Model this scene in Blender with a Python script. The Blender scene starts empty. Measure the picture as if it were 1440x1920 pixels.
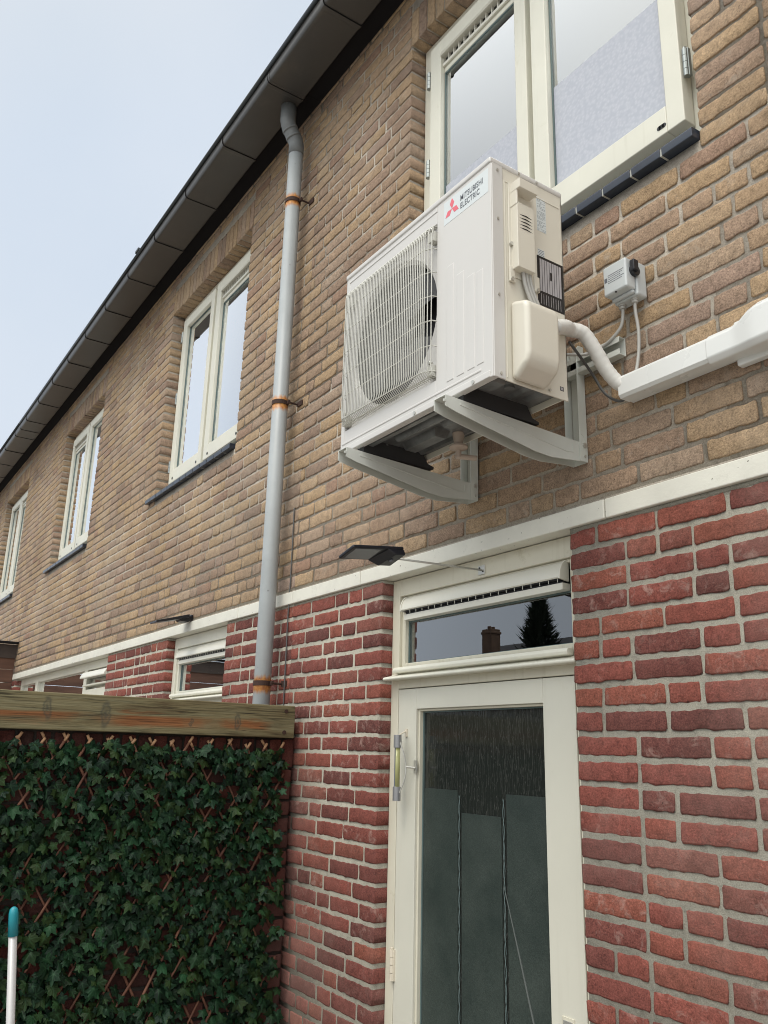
import bpy, bmesh, math, random
import numpy as np
from mathutils import Vector, Matrix, noise
SC = bpy.context.scene
# ------------------------------------------------------------------ camera
cam_d = bpy.data.cameras.new('camera'); cam = bpy.data.objects.new('camera', cam_d)
SC.collection.objects.link(cam); SC.camera = cam
cam_d.sensor_fit = 'HORIZONTAL'; cam_d.sensor_width = 36.0
cam_d.lens = 36.0 * 1570.86 / 1440.0
cam_d.clip_start = 0.05; cam_d.clip_end = 500
RX = (0.55899603, 0.82880571, 0.02458714)
DN = (-0.21611617, 0.17426126, -0.9606908)
FW = (-0.80051061, 0.53170867, 0.27652967)
cam.matrix_world = Matrix(((RX[0], -DN[0], -FW[0], 0.0), (RX[1], -DN[1], -FW[1], -1.8), (RX[2], -DN[2], -FW[2], 1.77), (0, 0, 0, 1)))
# ------------------------------------------------------------------ sky and sun
SUN_EL, SUN_AZ = math.radians(60), math.radians(156)      # azimuth clockwise from +y; behind the viewer, a little left
world = bpy.data.worlds.new('World'); SC.world = world; world.use_nodes = True
wn = world.node_tree; wn.nodes.clear()
def wnode(t, **k):
    n = wn.nodes.new(t)
    for a, b in k.items(): setattr(n, a, b)
    return n
out = wnode('ShaderNodeOutputWorld'); bg = wnode('ShaderNodeBackground'); bg.inputs['Strength'].default_value = 0.10
sky = wnode('ShaderNodeTexSky', sky_type='NISHITA', sun_disc=False)
sky.sun_elevation = SUN_EL; sky.sun_rotation = SUN_AZ; sky.dust_density = 3.0; sky.air_density = 1.2
tc = wnode('ShaderNodeTexCoord'); cl = wnode('ShaderNodeTexNoise'); cl.inputs['Scale'].default_value = 1.6; cl.inputs['Detail'].default_value = 6
cr = wnode('ShaderNodeValToRGB'); cr.color_ramp.elements[0].position = 0.3; cr.color_ramp.elements[1].position = 0.72
cr.color_ramp.elements[0].color = (5.75, 6.5, 7.45, 1); cr.color_ramp.elements[1].color = (6.9, 7.35, 7.95, 1)
# brighter patch of cloud round the hidden sun
dt = wnode('ShaderNodeVectorMath', operation='DOT_PRODUCT')
sdir = Vector((math.sin(SUN_AZ) * math.cos(SUN_EL), math.cos(SUN_AZ) * math.cos(SUN_EL), math.sin(SUN_EL)))
dt.inputs[1].default_value = sdir
mr = wnode('ShaderNodeMapRange'); mr.inputs['From Min'].default_value = 0.5; mr.inputs['From Max'].default_value = 1.0; mr.interpolation_type = 'SMOOTHSTEP'
mr.inputs['To Min'].default_value = 1.0; mr.inputs['To Max'].default_value = 3.5
sc_ = wnode('ShaderNodeVectorMath', operation='SCALE')
mx = wnode('ShaderNodeMixRGB'); mx.inputs['Fac'].default_value = 0.9
L = wn.links.new
L(tc.outputs['Generated'], cl.inputs['Vector']); L(cl.outputs['Fac'], cr.inputs['Fac'])
L(tc.outputs['Generated'], dt.inputs[0]); L(dt.outputs['Value'], mr.inputs['Value'])
wt = wnode('ShaderNodeMixRGB', blend_type='MULTIPLY'); wt.inputs['Color2'].default_value = (1.07, 1.0, .88, 1)
mf = wnode('ShaderNodeMapRange'); mf.inputs['From Min'].default_value = .3; mf.inputs['From Max'].default_value = .8
L(dt.outputs['Value'], mf.inputs['Value']); L(mf.outputs['Result'], wt.inputs['Fac']); L(cr.outputs['Color'], wt.inputs['Color1']); L(wt.outputs[0], sc_.inputs[0]); L(mr.outputs['Result'], sc_.inputs['Scale'])
L(sky.outputs['Color'], mx.inputs['Color1']); L(sc_.outputs['Vector'], mx.inputs['Color2'])
L(mx.outputs['Color'], bg.inputs['Color']); L(bg.outputs['Background'], out.inputs['Surface'])
sun_d = bpy.data.lights.new('sun', 'SUN'); sun = bpy.data.objects.new('sun', sun_d); SC.collection.objects.link(sun)
sun_d.energy = 1.15; sun_d.angle = math.radians(20); sun_d.color = (1.0, 0.93, 0.82)
sun.rotation_euler = (-sdir).to_track_quat('-Z', 'Y').to_euler()
SC.view_settings.view_transform = 'Standard'; SC.view_settings.look = 'None'
SC.view_settings.exposure = 0.28; SC.view_settings.gamma = 1.0; SC.view_settings.use_curve_mapping = False
SC.render.engine = 'CYCLES'; SC.cycles.filter_width = 1.0; SC.cycles.max_bounces = 8; SC.cycles.transparent_max_bounces = 12

# ------------------------------------------------------------------ material helpers
class NT:
    def __init__(s, name):
        s.m = bpy.data.materials.new(name); s.m.use_nodes = True; s.t = s.m.node_tree; s.t.nodes.clear()
        s.o = s.n('ShaderNodeOutputMaterial')
    def n(s, t, ins=None, **k):
        n = s.t.nodes.new(t)
        for a, b in k.items(): setattr(n, a, b)
        for a, b in (ins or {}).items():
            if hasattr(b, 'links'): s.t.links.new(b, n.inputs[a])
            else: n.inputs[a].default_value = b
        return n
    def coord(s, scale=(1, 1, 1), rot=(0, 0, 0), which='Object'):
        c = s.n('ShaderNodeTexCoord'); return s.n('ShaderNodeMapping', {'Vector': c.outputs[which], 'Scale': scale, 'Rotation': rot}).outputs[0]
    def noise(s, vec, scale, detail=4, rough=.5, dist=0.0):
        return s.n('ShaderNodeTexNoise', {'Vector': vec, 'Scale': scale, 'Detail': detail, 'Roughness': rough, 'Distortion': dist}).outputs['Fac']
    def ramp(s, fac, stops):
        r = s.n('ShaderNodeValToRGB', {'Fac': fac}); e = r.color_ramp.elements
        while len(e) < len(stops): e.new(0.5)
        for q, (p, c) in zip(e, stops):
            q.position = p; q.color = (c[0], c[1], c[2], 1) if hasattr(c, '__len__') else (c, c, c, 1)
        return r.outputs['Color']
    def mix(s, fac, a, b, bt='MIX'):
        n = s.n('ShaderNodeMixRGB', blend_type=bt)
        for k, v in (('Fac', fac), ('Color1', a), ('Color2', b)):
            if hasattr(v, 'links'): s.t.links.new(v, n.inputs[k])
            else: n.inputs[k].default_value = v if not isinstance(v, tuple) else (*v[:3], 1)
        return n.outputs[0]
    def math(s, op, a, b=0.0):
        n = s.n('ShaderNodeMath', operation=op)
        for i, v in enumerate((a, b)):
            if hasattr(v, 'links'): s.t.links.new(v, n.inputs[i])
            else: n.inputs[i].default_value = v
        return n.outputs[0]
    def bump(s, h, strength, dist=.01):
        return s.n('ShaderNodeBump', {'Height': h, 'Strength': strength, 'Distance': dist}).outputs[0]
    def pbr(s, col, rough=.5, metal=0., normal=None, spec=.5, **ex):
        ins = {'Roughness': rough, 'Metallic': metal, 'Specular IOR Level': spec}; ins.update(ex)
        if hasattr(col, 'links'): ins['Base Color'] = col
        else: ins['Base Color'] = (*col[:3], 1)
        if normal is not None: ins['Normal'] = normal
        p = s.n('ShaderNodeBsdfPrincipled', ins); s.t.links.new(p.outputs[0], s.o.inputs[0]); return s.m
def plain(name, col, rough=.5, metal=0., var=.06, scale=8, bump=0.0, spec=.5, dirt=None):
    t = NT(name); v = t.coord(); nz = t.noise(v, scale, 5, .6)
    c = t.mix(1.0, t.ramp(nz, [(.3, (1 - var,) * 3), (.7, (1 + var,) * 3)]), (*col, 1), 'MULTIPLY')
    if dirt:
        d = t.ramp(t.noise(v, dirt[1], 8, .7), [(dirt[2], 0.0), (dirt[2] + .12, 1.0)])
        c = t.mix(t.math('MULTIPLY', d, dirt[3]), c, (*dirt[0], 1))
    nb = t.bump(t.noise(v, scale * 12, 3), bump) if bump else None
    rr = t.math('ADD', t.math('MULTIPLY', nz, .16), rough - .08)
    return t.pbr(c, rr, metal, nb, spec)
M = {}
# bricks: every brick carries two random numbers in the vertex colour; each brick has its own fixed colour
def brick_mat(name, stops, mortar, pale, grain, pale_amt):
    t = NT(name); a = t.n('ShaderNodeVertexColor', layer_name='brick'); sep = t.n('ShaderNodeSeparateColor', {'Color': a.outputs['Color']})
    v = t.coord(which='Object')
    base = t.ramp(sep.outputs[0], stops)
    n1 = t.noise(v, 38, 6, .65, .4); n2 = t.noise(v, 190, 6, .85); n3 = t.noise(v, 9, 6, .6); n4 = t.noise(v, 1.1, 4, .6)
    base = t.mix(1.0, base, t.ramp(n1, [(.25, .62), (.5, 1.0), (.8, 1.28)]), 'MULTIPLY')
    base = t.mix(1.0, base, t.ramp(n2, [(.32, .42), (.5, 1.0), (.68, 1.6)]), 'MULTIPLY')
    pf = t.math('MULTIPLY', t.ramp(t.noise(v, 24, 7, .72, .8), [(.53, 0.0), (.72, 1.0)]), t.math('MULTIPLY', t.ramp(sep.outputs[1], [(.35, .05), (.95, 1.0)]), pale_amt))
    base = t.mix(pf, base, (*pale, 1))
    base = t.mix(t.ramp(t.noise(v, 150, 2, .5), [(.26, .75), (.31, 0.0)]), base, (.03, .022, .018, 1))
    base = t.mix(1.0, base, t.ramp(n4, [(.3, .84), (.7, 1.12)]), 'MULTIPLY')
    base = t.mix(t.math('MULTIPLY', t.ramp(t.noise(v, .8, 6, .65), [(.5, 0.0), (.68, 1.0)]), .3), base, (*pale, 1))
    st = t.noise(t.coord((5, 5, .45)), 1, 5, .6); base = t.mix(1.0, base, t.ramp(st, [(.3, .88), (.7, 1.07)]), 'MULTIPLY')
    mo = t.mix(1.0, t.ramp(n3, [(.3, .86), (.7, 1.08)]), (*mortar, 1), 'MULTIPLY')
    mo = t.mix(1.0, mo, t.ramp(t.noise(v, 330, 3, .7), [(.3, .72), (.7, 1.2)]), 'MULTIPLY')
    mo = t.mix(1.0, mo, t.ramp(t.noise(v, 30, 5, .7), [(.32, .74), (.5, 1.0)]), 'MULTIPLY')
    col = t.mix(sep.outputs[2], mo, base)
    h = t.math('ADD', t.math('MULTIPLY', n1, .7), t.math('ADD', t.math('MULTIPLY', n2, .5), t.math('MULTIPLY', t.noise(v, 160, 5, .7), .5)))
    return t.pbr(col, .93, 0, t.bump(h, grain, .0042), .2)
M['yellow'] = brick_mat('yellow_brick', [(0, (.255, .180, .135)), (.12, (.310, .218, .158)), (.28, (.342, .240, .165)), (.5, (.372, .260, .158)), (.72, (.388, .276, .174)), (.88, (.340, .252, .186)), (.96, (.285, .180, .128)), (1, (.335, .25, .2))], (.46, .41, .345), (.45, .395, .33), 1.0, .55)
M['red'] = brick_mat('red_brick', [(0, (.130, .052, .045)), (.18, (.170, .060, .050)), (.35, (.205, .067, .054)), (.6, (.235, .074, .057)), (.85, (.25, .086, .060)), (1, (.195, .078, .064))], (.41, .385, .32), (.40, .28, .24), 1.0, .9)
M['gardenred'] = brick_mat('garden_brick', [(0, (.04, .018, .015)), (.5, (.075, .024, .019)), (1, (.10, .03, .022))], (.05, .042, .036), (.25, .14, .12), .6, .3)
def paint(name, col, streak=.05, dirtamt=.35, rough=.38):
    t = NT(name); v = t.coord(); vs = t.coord((3, 3, 60), which='Object')
    n = t.noise(v, 3, 5, .6); d = t.noise(v, 11, 8, .75); g = t.noise(t.coord((90, 90, 4)), 1.0, 3)
    c = t.mix(1.0, (*col, 1), t.ramp(n, [(.3, 1 - streak), (.7, 1 + streak)]), 'MULTIPLY')
    c = t.mix(t.math('MULTIPLY', t.ramp(d, [(.6, 0.0), (.74, 1.0)]), dirtamt), c, (col[0] * .62, col[1] * .58, col[2] * .45, 1))
    sk = t.noise(t.coord((34, 34, 1.6)), 1, 5, .6); c = t.mix(t.math('MULTIPLY', t.ramp(sk, [(.58, 0.0), (.72, 1.0)]), dirtamt * .5), c, (col[0] * .6, col[1] * .57, col[2] * .48, 1))
    return t.pbr(c, t.math('ADD', t.math('MULTIPLY', d, .25), rough - .1), 0, t.bump(g, .09, .002))
M['cream'] = paint('cream_paint', (.665, .65, .56))
M['cream2'] = paint('cream_paint_door', (.595, .582, .505), .03, .15)
M['creamold'] = paint('cream_paint_weathered', (.60, .572, .47), .07, .6, .5)
M['whiteplastic'] = plain('white_vent_metal', (.66, .645, .57), .3, 0, .03, 6)
t = NT('painted_concrete'); v = t.coord()
c = t.mix(1.0, (.69, .675, .60, 1), t.ramp(t.noise(v, 5, 6, .6), [(.3, .9), (.7, 1.06)]), 'MULTIPLY')
c = t.mix(t.ramp(t.noise(v, 75, 2, .5), [(.245, 1.0), (.275, 0.0)]), c, (.08, .07, .055, 1))
c = t.mix(t.math('MULTIPLY', t.ramp(t.noise(v, 14, 8, .8), [(.58, 0.0), (.75, 1.0)]), .45), c, (.33, .31, .25, 1))
M['band'] = t.pbr(c, .6, 0, t.bump(t.noise(v, 60, 6, .7), .25, .004))
M['ac'] = plain('ivory_enamel', (.60, .585, .565), .33, 0, .015, 3)
M['acbounce'] = plain('ivory_enamel_bounce_lit', (.67, .635, .55), .36, 0, .02, 3)  # same ivory enamel, warmed and lightened for light bounced off the brick
M['wire'] = plain('ivory_wire', (.56, .55, .50), .35)
M['bracket'] = plain('powder_coated_steel', (.56, .575, .535), .42, 0, .04, 10)
M['galv'] = plain('galvanised_pan', (.20, .205, .205), .36, .5, .4, 14, .05)
M['rubber'] = plain('black_rubber', (.032, .032, .034), .7)
M['skysheen'] = plain('painted_sky_sheen', (.86, .87, .86), .2)  # near-white colour standing for sky reflected on the mullion
M['softtext'] = plain('fine_print', (.27, .30, .33), .5)
M['streak'] = plain('painted_reflection', (.075, .085, .08), .5)  # pale colour for the reflected diagonal line on the door glass
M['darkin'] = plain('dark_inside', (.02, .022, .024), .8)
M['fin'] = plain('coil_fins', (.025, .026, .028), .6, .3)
M['fan'] = plain('grey_fan_plastic', (.085, .085, .087), .45, 0, .05, 5)
M['steel'] = plain('zinc_screw', (.55, .54, .50), .35, .6)
M['sticker'] = plain('white_sticker', (.62, .66, .67), .35, 0, .02)
M['stickergrey'] = plain('grey_sticker_bar', (.40, .385, .40), .4)
M['black'] = plain('black_print', (.012, .012, .014), .4)
M['greytext'] = plain('grey_print', (.12, .13, .15), .5)
M['redlogo'] = plain('faded_red_print', (.72, .13, .17), .45)
M['duct'] = plain('white_duct_pvc', (.70, .71, .70), .28, 0, .02, 4)
M['wrap'] = plain('taped_insulation', (.66, .65, .62), .5, 0, .05, 40, .1)
M['cable'] = plain('grey_cable', (.42, .41, .385), .45)
M['darkcable'] = plain('dark_cable', (.09, .09, .09), .5)
M['box'] = plain('pale_switch_plastic', (.52, .55, .56), .35, 0, .02)
M['drainp'] = plain('beige_drain_plastic', (.44, .36, .30), .5)
M['zinc'] = plain('dark_grey_gutter', (.060, .057, .054), .36, .0, .12, 2.5, 0, .5, ((.1, .09, .075), 4, .55, .4))
M['zincdark'] = plain('black_fascia', (.016, .015, .016), .95, spec=.1)
M['lip'] = plain('gutter_lip', (.028, .034, .038), .38)
M['hinge'] = plain('zinc_hinge', (.30, .32, .31), .32, .8)
M['hingecream'] = paint('painted_hinge', (.62, .56, .46), .1, .6)
t = NT('glazed_sill_tile'); v = t.coord()
M['sill'] = t.pbr(t.ramp(t.noise(v, 8, 5), [(.3, (.020, .026, .04)), (.7, (.035, .045, .065))]), .22, 0, t.bump(t.noise(v, 30, 3), .1, .003))
M['silljoint'] = plain('pale_joint', (.42, .42, .39), .8)
M['lampblack'] = plain('black_lamp_plastic', (.012, .013, .018), .35)
M['lamplens'] = plain('grey_lamp_lens', (.13, .135, .15), .18)
M['rust'] = plain('rusty_iron', (.05, .025, .018), .8, .2, .3, 60)
M['ground'] = plain('grey_paving', (.29, .27, .24), .85, 0, .12, 3, .1)
M['roof'] = plain('dark_roof_tiles', (.035, .035, .04), .7, 0, .2, 6)
M['oppbrick'] = plain('far_brown_brick', (.12, .075, .05), .9, 0, .2, 5)
M['inner'] = plain('room_plaster', (.30, .29, .27), .9)
M['teal'] = plain('teal_plastic', (.012, .22, .27), .35, 0, .08)
M['pole'] = plain('pale_pole', (.46, .45, .45), .35, .1, .04, 12)
M['brush'] = plain('dark_bristle', (.05, .05, .06), .9)
M['shed'] = None
# downpipe with rust rings above and below each clamp
CL = (4.636, 3.451, 2.064)
t = NT('grey_pvc_pipe'); c0 = t.n('ShaderNodeTexCoord'); sx = t.n('ShaderNodeSeparateXYZ', {'Vector': c0.outputs['Object']})
v = t.coord(); jit = t.math('MULTIPLY', t.math('SUBTRACT', t.noise(t.coord((60, 60, 6)), 1, 4), .5), .05)
z = t.math('ADD', sx.outputs[2], jit); m_ = None
for zc in CL:
    d = t.math('ABSOLUTE', t.math('SUBTRACT', z, zc - .006)); f = t.ramp(t.math('MULTIPLY', d, 10), [(.24, 1.0), (.44, 0.0)])
    m_ = f if m_ is None else t.math('MAXIMUM', m_, f)
c = t.mix(1.0, (.35, .375, .385, 1), t.ramp(t.noise(v, 5, 6, .7), [(.3, .88), (.7, 1.06)]), 'MULTIPLY')
c = t.mix(m_, c, t.ramp(t.noise(v, 70, 4), [(.3, (.30, .10, .03)), (.7, (.55, .27, .08))]))
c = t.mix(t.ramp(t.noise(v, 38, 2), [(.24, .8), (.28, 0.0)]), c, (.2, .2, .2, 1))
M['pvc'] = t.pbr(c, .42)
M['pvcdark'] = plain('weathered_pipe_bend', (.16, .17, .175), .55, 0, .15, 12)
# window glass: reflects the sky, lets the room be seen
def glass(name, tint=(.82, .9, .88), boost=5.2, bumpy=0.0):
    t = NT(name); fr = t.n('ShaderNodeFresnel', {'IOR': 1.5}); v = t.coord()
    f = t.math('MINIMUM', t.math('MULTIPLY', fr.outputs[0], boost), .97)
    gc = t.n('ShaderNodeCombineColor'); tc_ = t.n('ShaderNodeCombineColor'); inv = t.math('SUBTRACT', 1.0, fr.outputs[0])
    for k in range(3): t.t.links.new(f, gc.inputs[k]); t.t.links.new(t.math('MULTIPLY', inv, tint[k]), tc_.inputs[k])
    g = t.n('ShaderNodeBsdfGlossy', {'Color': gc.outputs[0], 'Roughness': 0.004}); tr = t.n('ShaderNodeBsdfTransparent', {'Color': tc_.outputs[0]})
    b = t.bump(t.noise(v, 1.3, 1), .006 + bumpy, .02); t.t.links.new(b, g.inputs['Normal'])
    ad = t.n('ShaderNodeAddShader'); t.t.links.new(tr.outputs[0], ad.inputs[0]); t.t.links.new(g.outputs[0], ad.inputs[1])
    t.t.links.new(ad.outputs[0], t.o.inputs[0]); return t.m
M['glass'] = glass('window_glass', (.93, .96, .97))
M['glassdk'] = glass('transom_glass', (.55, .60, .62), 4.6)
# obscured door glass
t = NT('ribbed_door_glass'); v = t.coord((210, 210, 15)); n = t.noise(v, 1, 2, .5, .9); n2 = t.noise(t.coord((50, 50, 50)), 1, 4)
ln = t.ramp(n, [(.55, 0.0), (.575, 1.0), (.60, 0.0)])
col = t.mix(ln, (.019, .022, .020, 1), (.085, .085, .078, 1))
M['doorglass'] = t.pbr(col, .06, 0, t.bump(n, .10, .004), .65)
t = NT('frosted_door_glass'); v = t.coord()
col = t.ramp(t.noise(v, 6, 5, .6), [(.3, (.022, .032, .029)), (.7, (.044, .056, .050))])
col = t.mix(1.0, col, t.ramp(t.noise(v, 330, 2), [(.35, .8), (.65, 1.25)]), 'MULTIPLY')
M['frost'] = t.pbr(col, .42, 0, t.bump(t.noise(v, 260, 3), .35, .002), .5)
t = NT('glass_bead'); M['bead'] = t.pbr((.10, .14, .14), .15)
t = NT('textured_window_film'); vv = t.n('ShaderNodeTexVoronoi', {'Vector': t.coord(), 'Scale': 95.0}, feature='SMOOTH_F1')
fc = t.ramp(vv.outputs['Distance'], [(.1, (.47, .485, .54)), (.6, (.40, .42, .48))])
M['film'] = t.pbr(fc, .42, 0, t.bump(vv.outputs['Distance'], .08, .003), .5)
# lace curtain
t = NT('lace_cloth'); vv = t.n('ShaderNodeTexVoronoi', {'Vector': t.coord((1, 1, 1)), 'Scale': 55.0}, feature='DISTANCE_TO_EDGE')
lc = t.ramp(vv.outputs['Distance'], [(.03, (.86, .86, .88)), (.16, (.42, .44, .48))])
M['lace'] = t.pbr(lc, .9)
M['blind'] = plain('pale_blind', (.80, .81, .83), .85, 0, .02, 2)
# weathered beam
t = NT('weathered_timber'); c0 = t.n('ShaderNodeTexCoord'); ob = c0.outputs['Object']
warp = t.n('ShaderNodeVectorMath', {0: ob}, operation='ADD')
vs = t.n('ShaderNodeMapping', {'Vector': ob, 'Scale': (1, 2.2, 26)}).outputs[0]
vf = t.n('ShaderNodeMapping', {'Vector': ob, 'Scale': (1, 5, 150)}).outputs[0]
g1 = t.noise(vs, 1.0, 6, .6, 1.2); g2 = t.noise(vf, 1.0, 5, .6, .6)
sxyz = t.n('ShaderNodeSeparateXYZ', {'Vector': ob})
col = t.ramp(g1, [(.28, (.085, .060, .030)), (.46, (.15, .125, .065)), (.62, (.185, .165, .095)), (.8, (.13, .115, .06))])
zmid = t.ramp(t.math('ADD', t.math('MULTIPLY', t.math('SUBTRACT', sxyz.outputs[2], 1.822), 7.4), t.math('MULTIPLY', t.math('SUBTRACT', g1, .5), .8)), [(.16, 0.0), (.3, 1.0), (.42, 1.0), (.55, 0.0)])
red = t.math('MULTIPLY', zmid, t.ramp(t.noise(t.n('ShaderNodeMapping', {'Vector': ob, 'Scale': (1, 3, 6)}).outputs[0], 1, 4), [(.44, 0.0), (.58, .85)]))
col = t.mix(red, col, (.21, .075, .025, 1))
col = t.mix(1.0, col, t.ramp(g2, [(.32, .35), (.45, .9), (.7, 1.3)]), 'MULTIPLY')
col = t.mix(t.ramp(t.noise(t.n('ShaderNodeMapping', {'Vector': ob, 'Scale': (1, 3.2, 70)}).outputs[0], 1.0, 3, .5, .4), [(.27, .9), (.32, 0.0)]), col, (.012, .009, .006, 1))
for ky, kz, sy, sz in ((-1.06, 1.90, .018, .05), (-.845, 1.885, .022, .06), (-.30, 1.88, .016, .04), (-1.62, 1.9, .02, .05), (-.50, 1.87, .010, .02)):
    dy = t.math('DIVIDE', t.math('SUBTRACT', t.math('ADD', sxyz.outputs[1], t.math('MULTIPLY', t.math('SUBTRACT', g1, .5), .05)), ky), sy)
    dz = t.math('DIVIDE', t.math('SUBTRACT', sxyz.outputs[2], kz), sz)
    r = t.math('SQRT', t.math('ADD', t.math('MULTIPLY', dy, dy), t.math('MULTIPLY', dz, dz)))
    ring = t.ramp(t.math('MULTIPLY', r, .5), [(.05, 1.0), (.2, .35), (.34, .9), (.5, 0.0)])
    col = t.mix(t.math('MULTIPLY', ring, .75), col, (.058, .058, .045, 1))
M['beam'] = t.pbr(col, .8, 0, t.bump(t.math('ADD', g2, g1), .5, .006), .3)
t = NT('brown_planks'); v = t.coord((1, 2, 18)); sx2 = t.n('ShaderNodeSeparateXYZ', {'Vector': t.n('ShaderNodeTexCoord').outputs['Object']})
M['shed'] = t.pbr(t.ramp(t.noise(v, 1, 5), [(.3, (.07, .03, .018)), (.7, (.13, .062, .038))]), .7)
M['shedtop'] = plain('dark_plank_cap', (.045, .032, .026), .7, 0, .2, 12)
# ivy
t = NT('ivy_leaf'); a = t.n('ShaderNodeVertexColor', layer_name='leaf'); sp = t.n('ShaderNodeSeparateColor', {'Color': a.outputs['Color']}); v = t.coord()
col = t.ramp(sp.outputs[0], [(0, (.003, .010, .005)), (.5, (.006, .021, .009)), (1, (.014, .050, .021))])
col = t.mix(t.ramp(sp.outputs[2], [(.55, 0.0), (1.0, .55)]), col, (.030, .050, .010, 1)); col = t.mix(t.ramp(sp.outputs[2], [(.0, .5), (.3, 0.0)]), col, (.006, .016, .012, 1))
col = t.mix(t.ramp(sp.outputs[1], [(.0, .55), (.16, 0.0)]), col, (.035, .09, .04, 1))
col = t.mix(1.0, col, t.ramp(t.noise(v, 60, 4), [(.3, .75), (.7, 1.25)]), 'MULTIPLY')
M['leaf'] = t.pbr(col, .5, 0, t.bump(t.noise(v, 90, 3), .3, .003), .14)
t = NT('willow_lattice'); M['willow'] = t.pbr(t.ramp(t.noise(t.coord((30, 30, 30)), 1, 4), [(.3, (.09, .034, .022)), (.7, (.22, .095, .055))]), .7)
M['willowtip'] = plain('cut_willow_end', (.42, .24, .13), .7)

# ------------------------------------------------------------------ mesh helpers
class MB:
    def __init__(s): s.v = []; s.f = []; s.m = []; s.cur = 0
    def add(s, vs, fs):
        o = len(s.v); s.v += [tuple(p) for p in vs]; s.f += [tuple(i + o for i in f) for f in fs]; s.m += [s.cur] * len(fs); return s
    def box(s, x0, x1, y0, y1, z0, z1):
        return s.add([(x0, y0, z0), (x1, y0, z0), (x1, y1, z0), (x0, y1, z0), (x0, y0, z1), (x1, y0, z1), (x1, y1, z1), (x0, y1, z1)],
                     [(0, 3, 2, 1), (4, 5, 6, 7), (0, 1, 5, 4), (1, 2, 6, 5), (2, 3, 7, 6), (3, 0, 4, 7)])
    def prism(s, poly, fn, a, b):
        n = len(poly); vs = [fn(p, a) for p in poly] + [fn(p, b) for p in poly]
        return s.add(vs, [tuple(range(n - 1, -1, -1)), tuple(range(n, 2 * n))] + [(i, (i + 1) % n, n + (i + 1) % n, n + i) for i in range(n)])
    def tube(s, path, r, n=8, cap=True):
        P = [Vector(p) for p in path]; rr = r if hasattr(r, '__len__') else [r] * len(P); rings = []; up = None
        for i, p in enumerate(P):
            d = (P[min(i + 1, len(P) - 1)] - P[max(i - 1, 0)]).normalized()
            if up is None: up = Vector((0, 0, 1)) if abs(d.z) < .9 else Vector((1, 0, 0))
            a = d.cross(up).normalized(); b = a.cross(d).normalized(); up = b
            rings.append([p + (a * math.cos(q) + b * math.sin(q)) * rr[i] for q in [2 * math.pi * k / n for k in range(n)]])
        vs = [q for R_ in rings for q in R_]; fs = []
        for i in range(len(P) - 1):
            for k in range(n): fs.append((i * n + k, i * n + (k + 1) % n, (i + 1) * n + (k + 1) % n, (i + 1) * n + k))
        if cap: fs += [tuple(range(n - 1, -1, -1)), tuple((len(P) - 1) * n + k for k in range(n))]
        return s.add(vs, fs)
    def disc(s, c, axis, r, h, n=14):
        a = Vector(axis).normalized(); return s.tube([Vector(c), Vector(c) + a * h], r, n)
    def build(s, name, mats, parent=None, smooth=False, bevel=0.0, segs=2, loc=None):
        me = bpy.data.meshes.new(name); me.from_pydata(s.v, [], s.f); me.update()
        mats = mats if isinstance(mats, (list, tuple)) else [mats]
        for q in mats: me.materials.append(M[q] if isinstance(q, str) else q)
        me.polygons.foreach_set('material_index', s.m)
        if smooth: me.polygons.foreach_set('use_smooth', [True] * len(s.f))
        o = bpy.data.objects.new(name, me); SC.collection.objects.link(o)
        if parent: o.parent = parent; o.matrix_parent_inverse = parent_inv(parent)
        if bevel:
            b = o.modifiers.new('bevel', 'BEVEL'); b.width = bevel; b.segments = segs; b.limit_method = 'ANGLE'; b.angle_limit = math.radians(35)
            me.polygons.foreach_set('use_smooth', [True] * len(s.f))
            w = o.modifiers.new('wn', 'WEIGHTED_NORMAL'); w.keep_sharp = True
        return o
def parent_inv(parent): return Matrix.Translation(-Vector(parent.location)) if parent.type == 'EMPTY' else Matrix()
def tag(o, label=None, cat=None, group=None, kind=None):
    if label: o['label'] = label
    if cat: o['category'] = cat
    if group: o['group'] = group
    if kind: o['kind'] = kind
    return o
def thing(name, loc, label, cat, group=None):
    o = bpy.data.objects.new(name, None); SC.collection.objects.link(o); o.location = loc; o.empty_display_size = .1
    return tag(o, label, cat, group)
def catmull(P, n=6):
    P = [Vector(p) for p in P]; Q = [P[0]] + P + [P[-1]]; out_ = []
    for i in range(1, len(Q) - 2):
        for k in range(n):
            t_ = k / n; a, b, c, d = Q[i - 1], Q[i], Q[i + 1], Q[i + 2]
            out_.append(.5 * ((2 * b) + (c - a) * t_ + (2 * a - 5 * b + 4 * c - d) * t_ ** 2 + (3 * b - a - 3 * c + d) * t_ ** 3))
    out_.append(P[-1]); return out_

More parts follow.
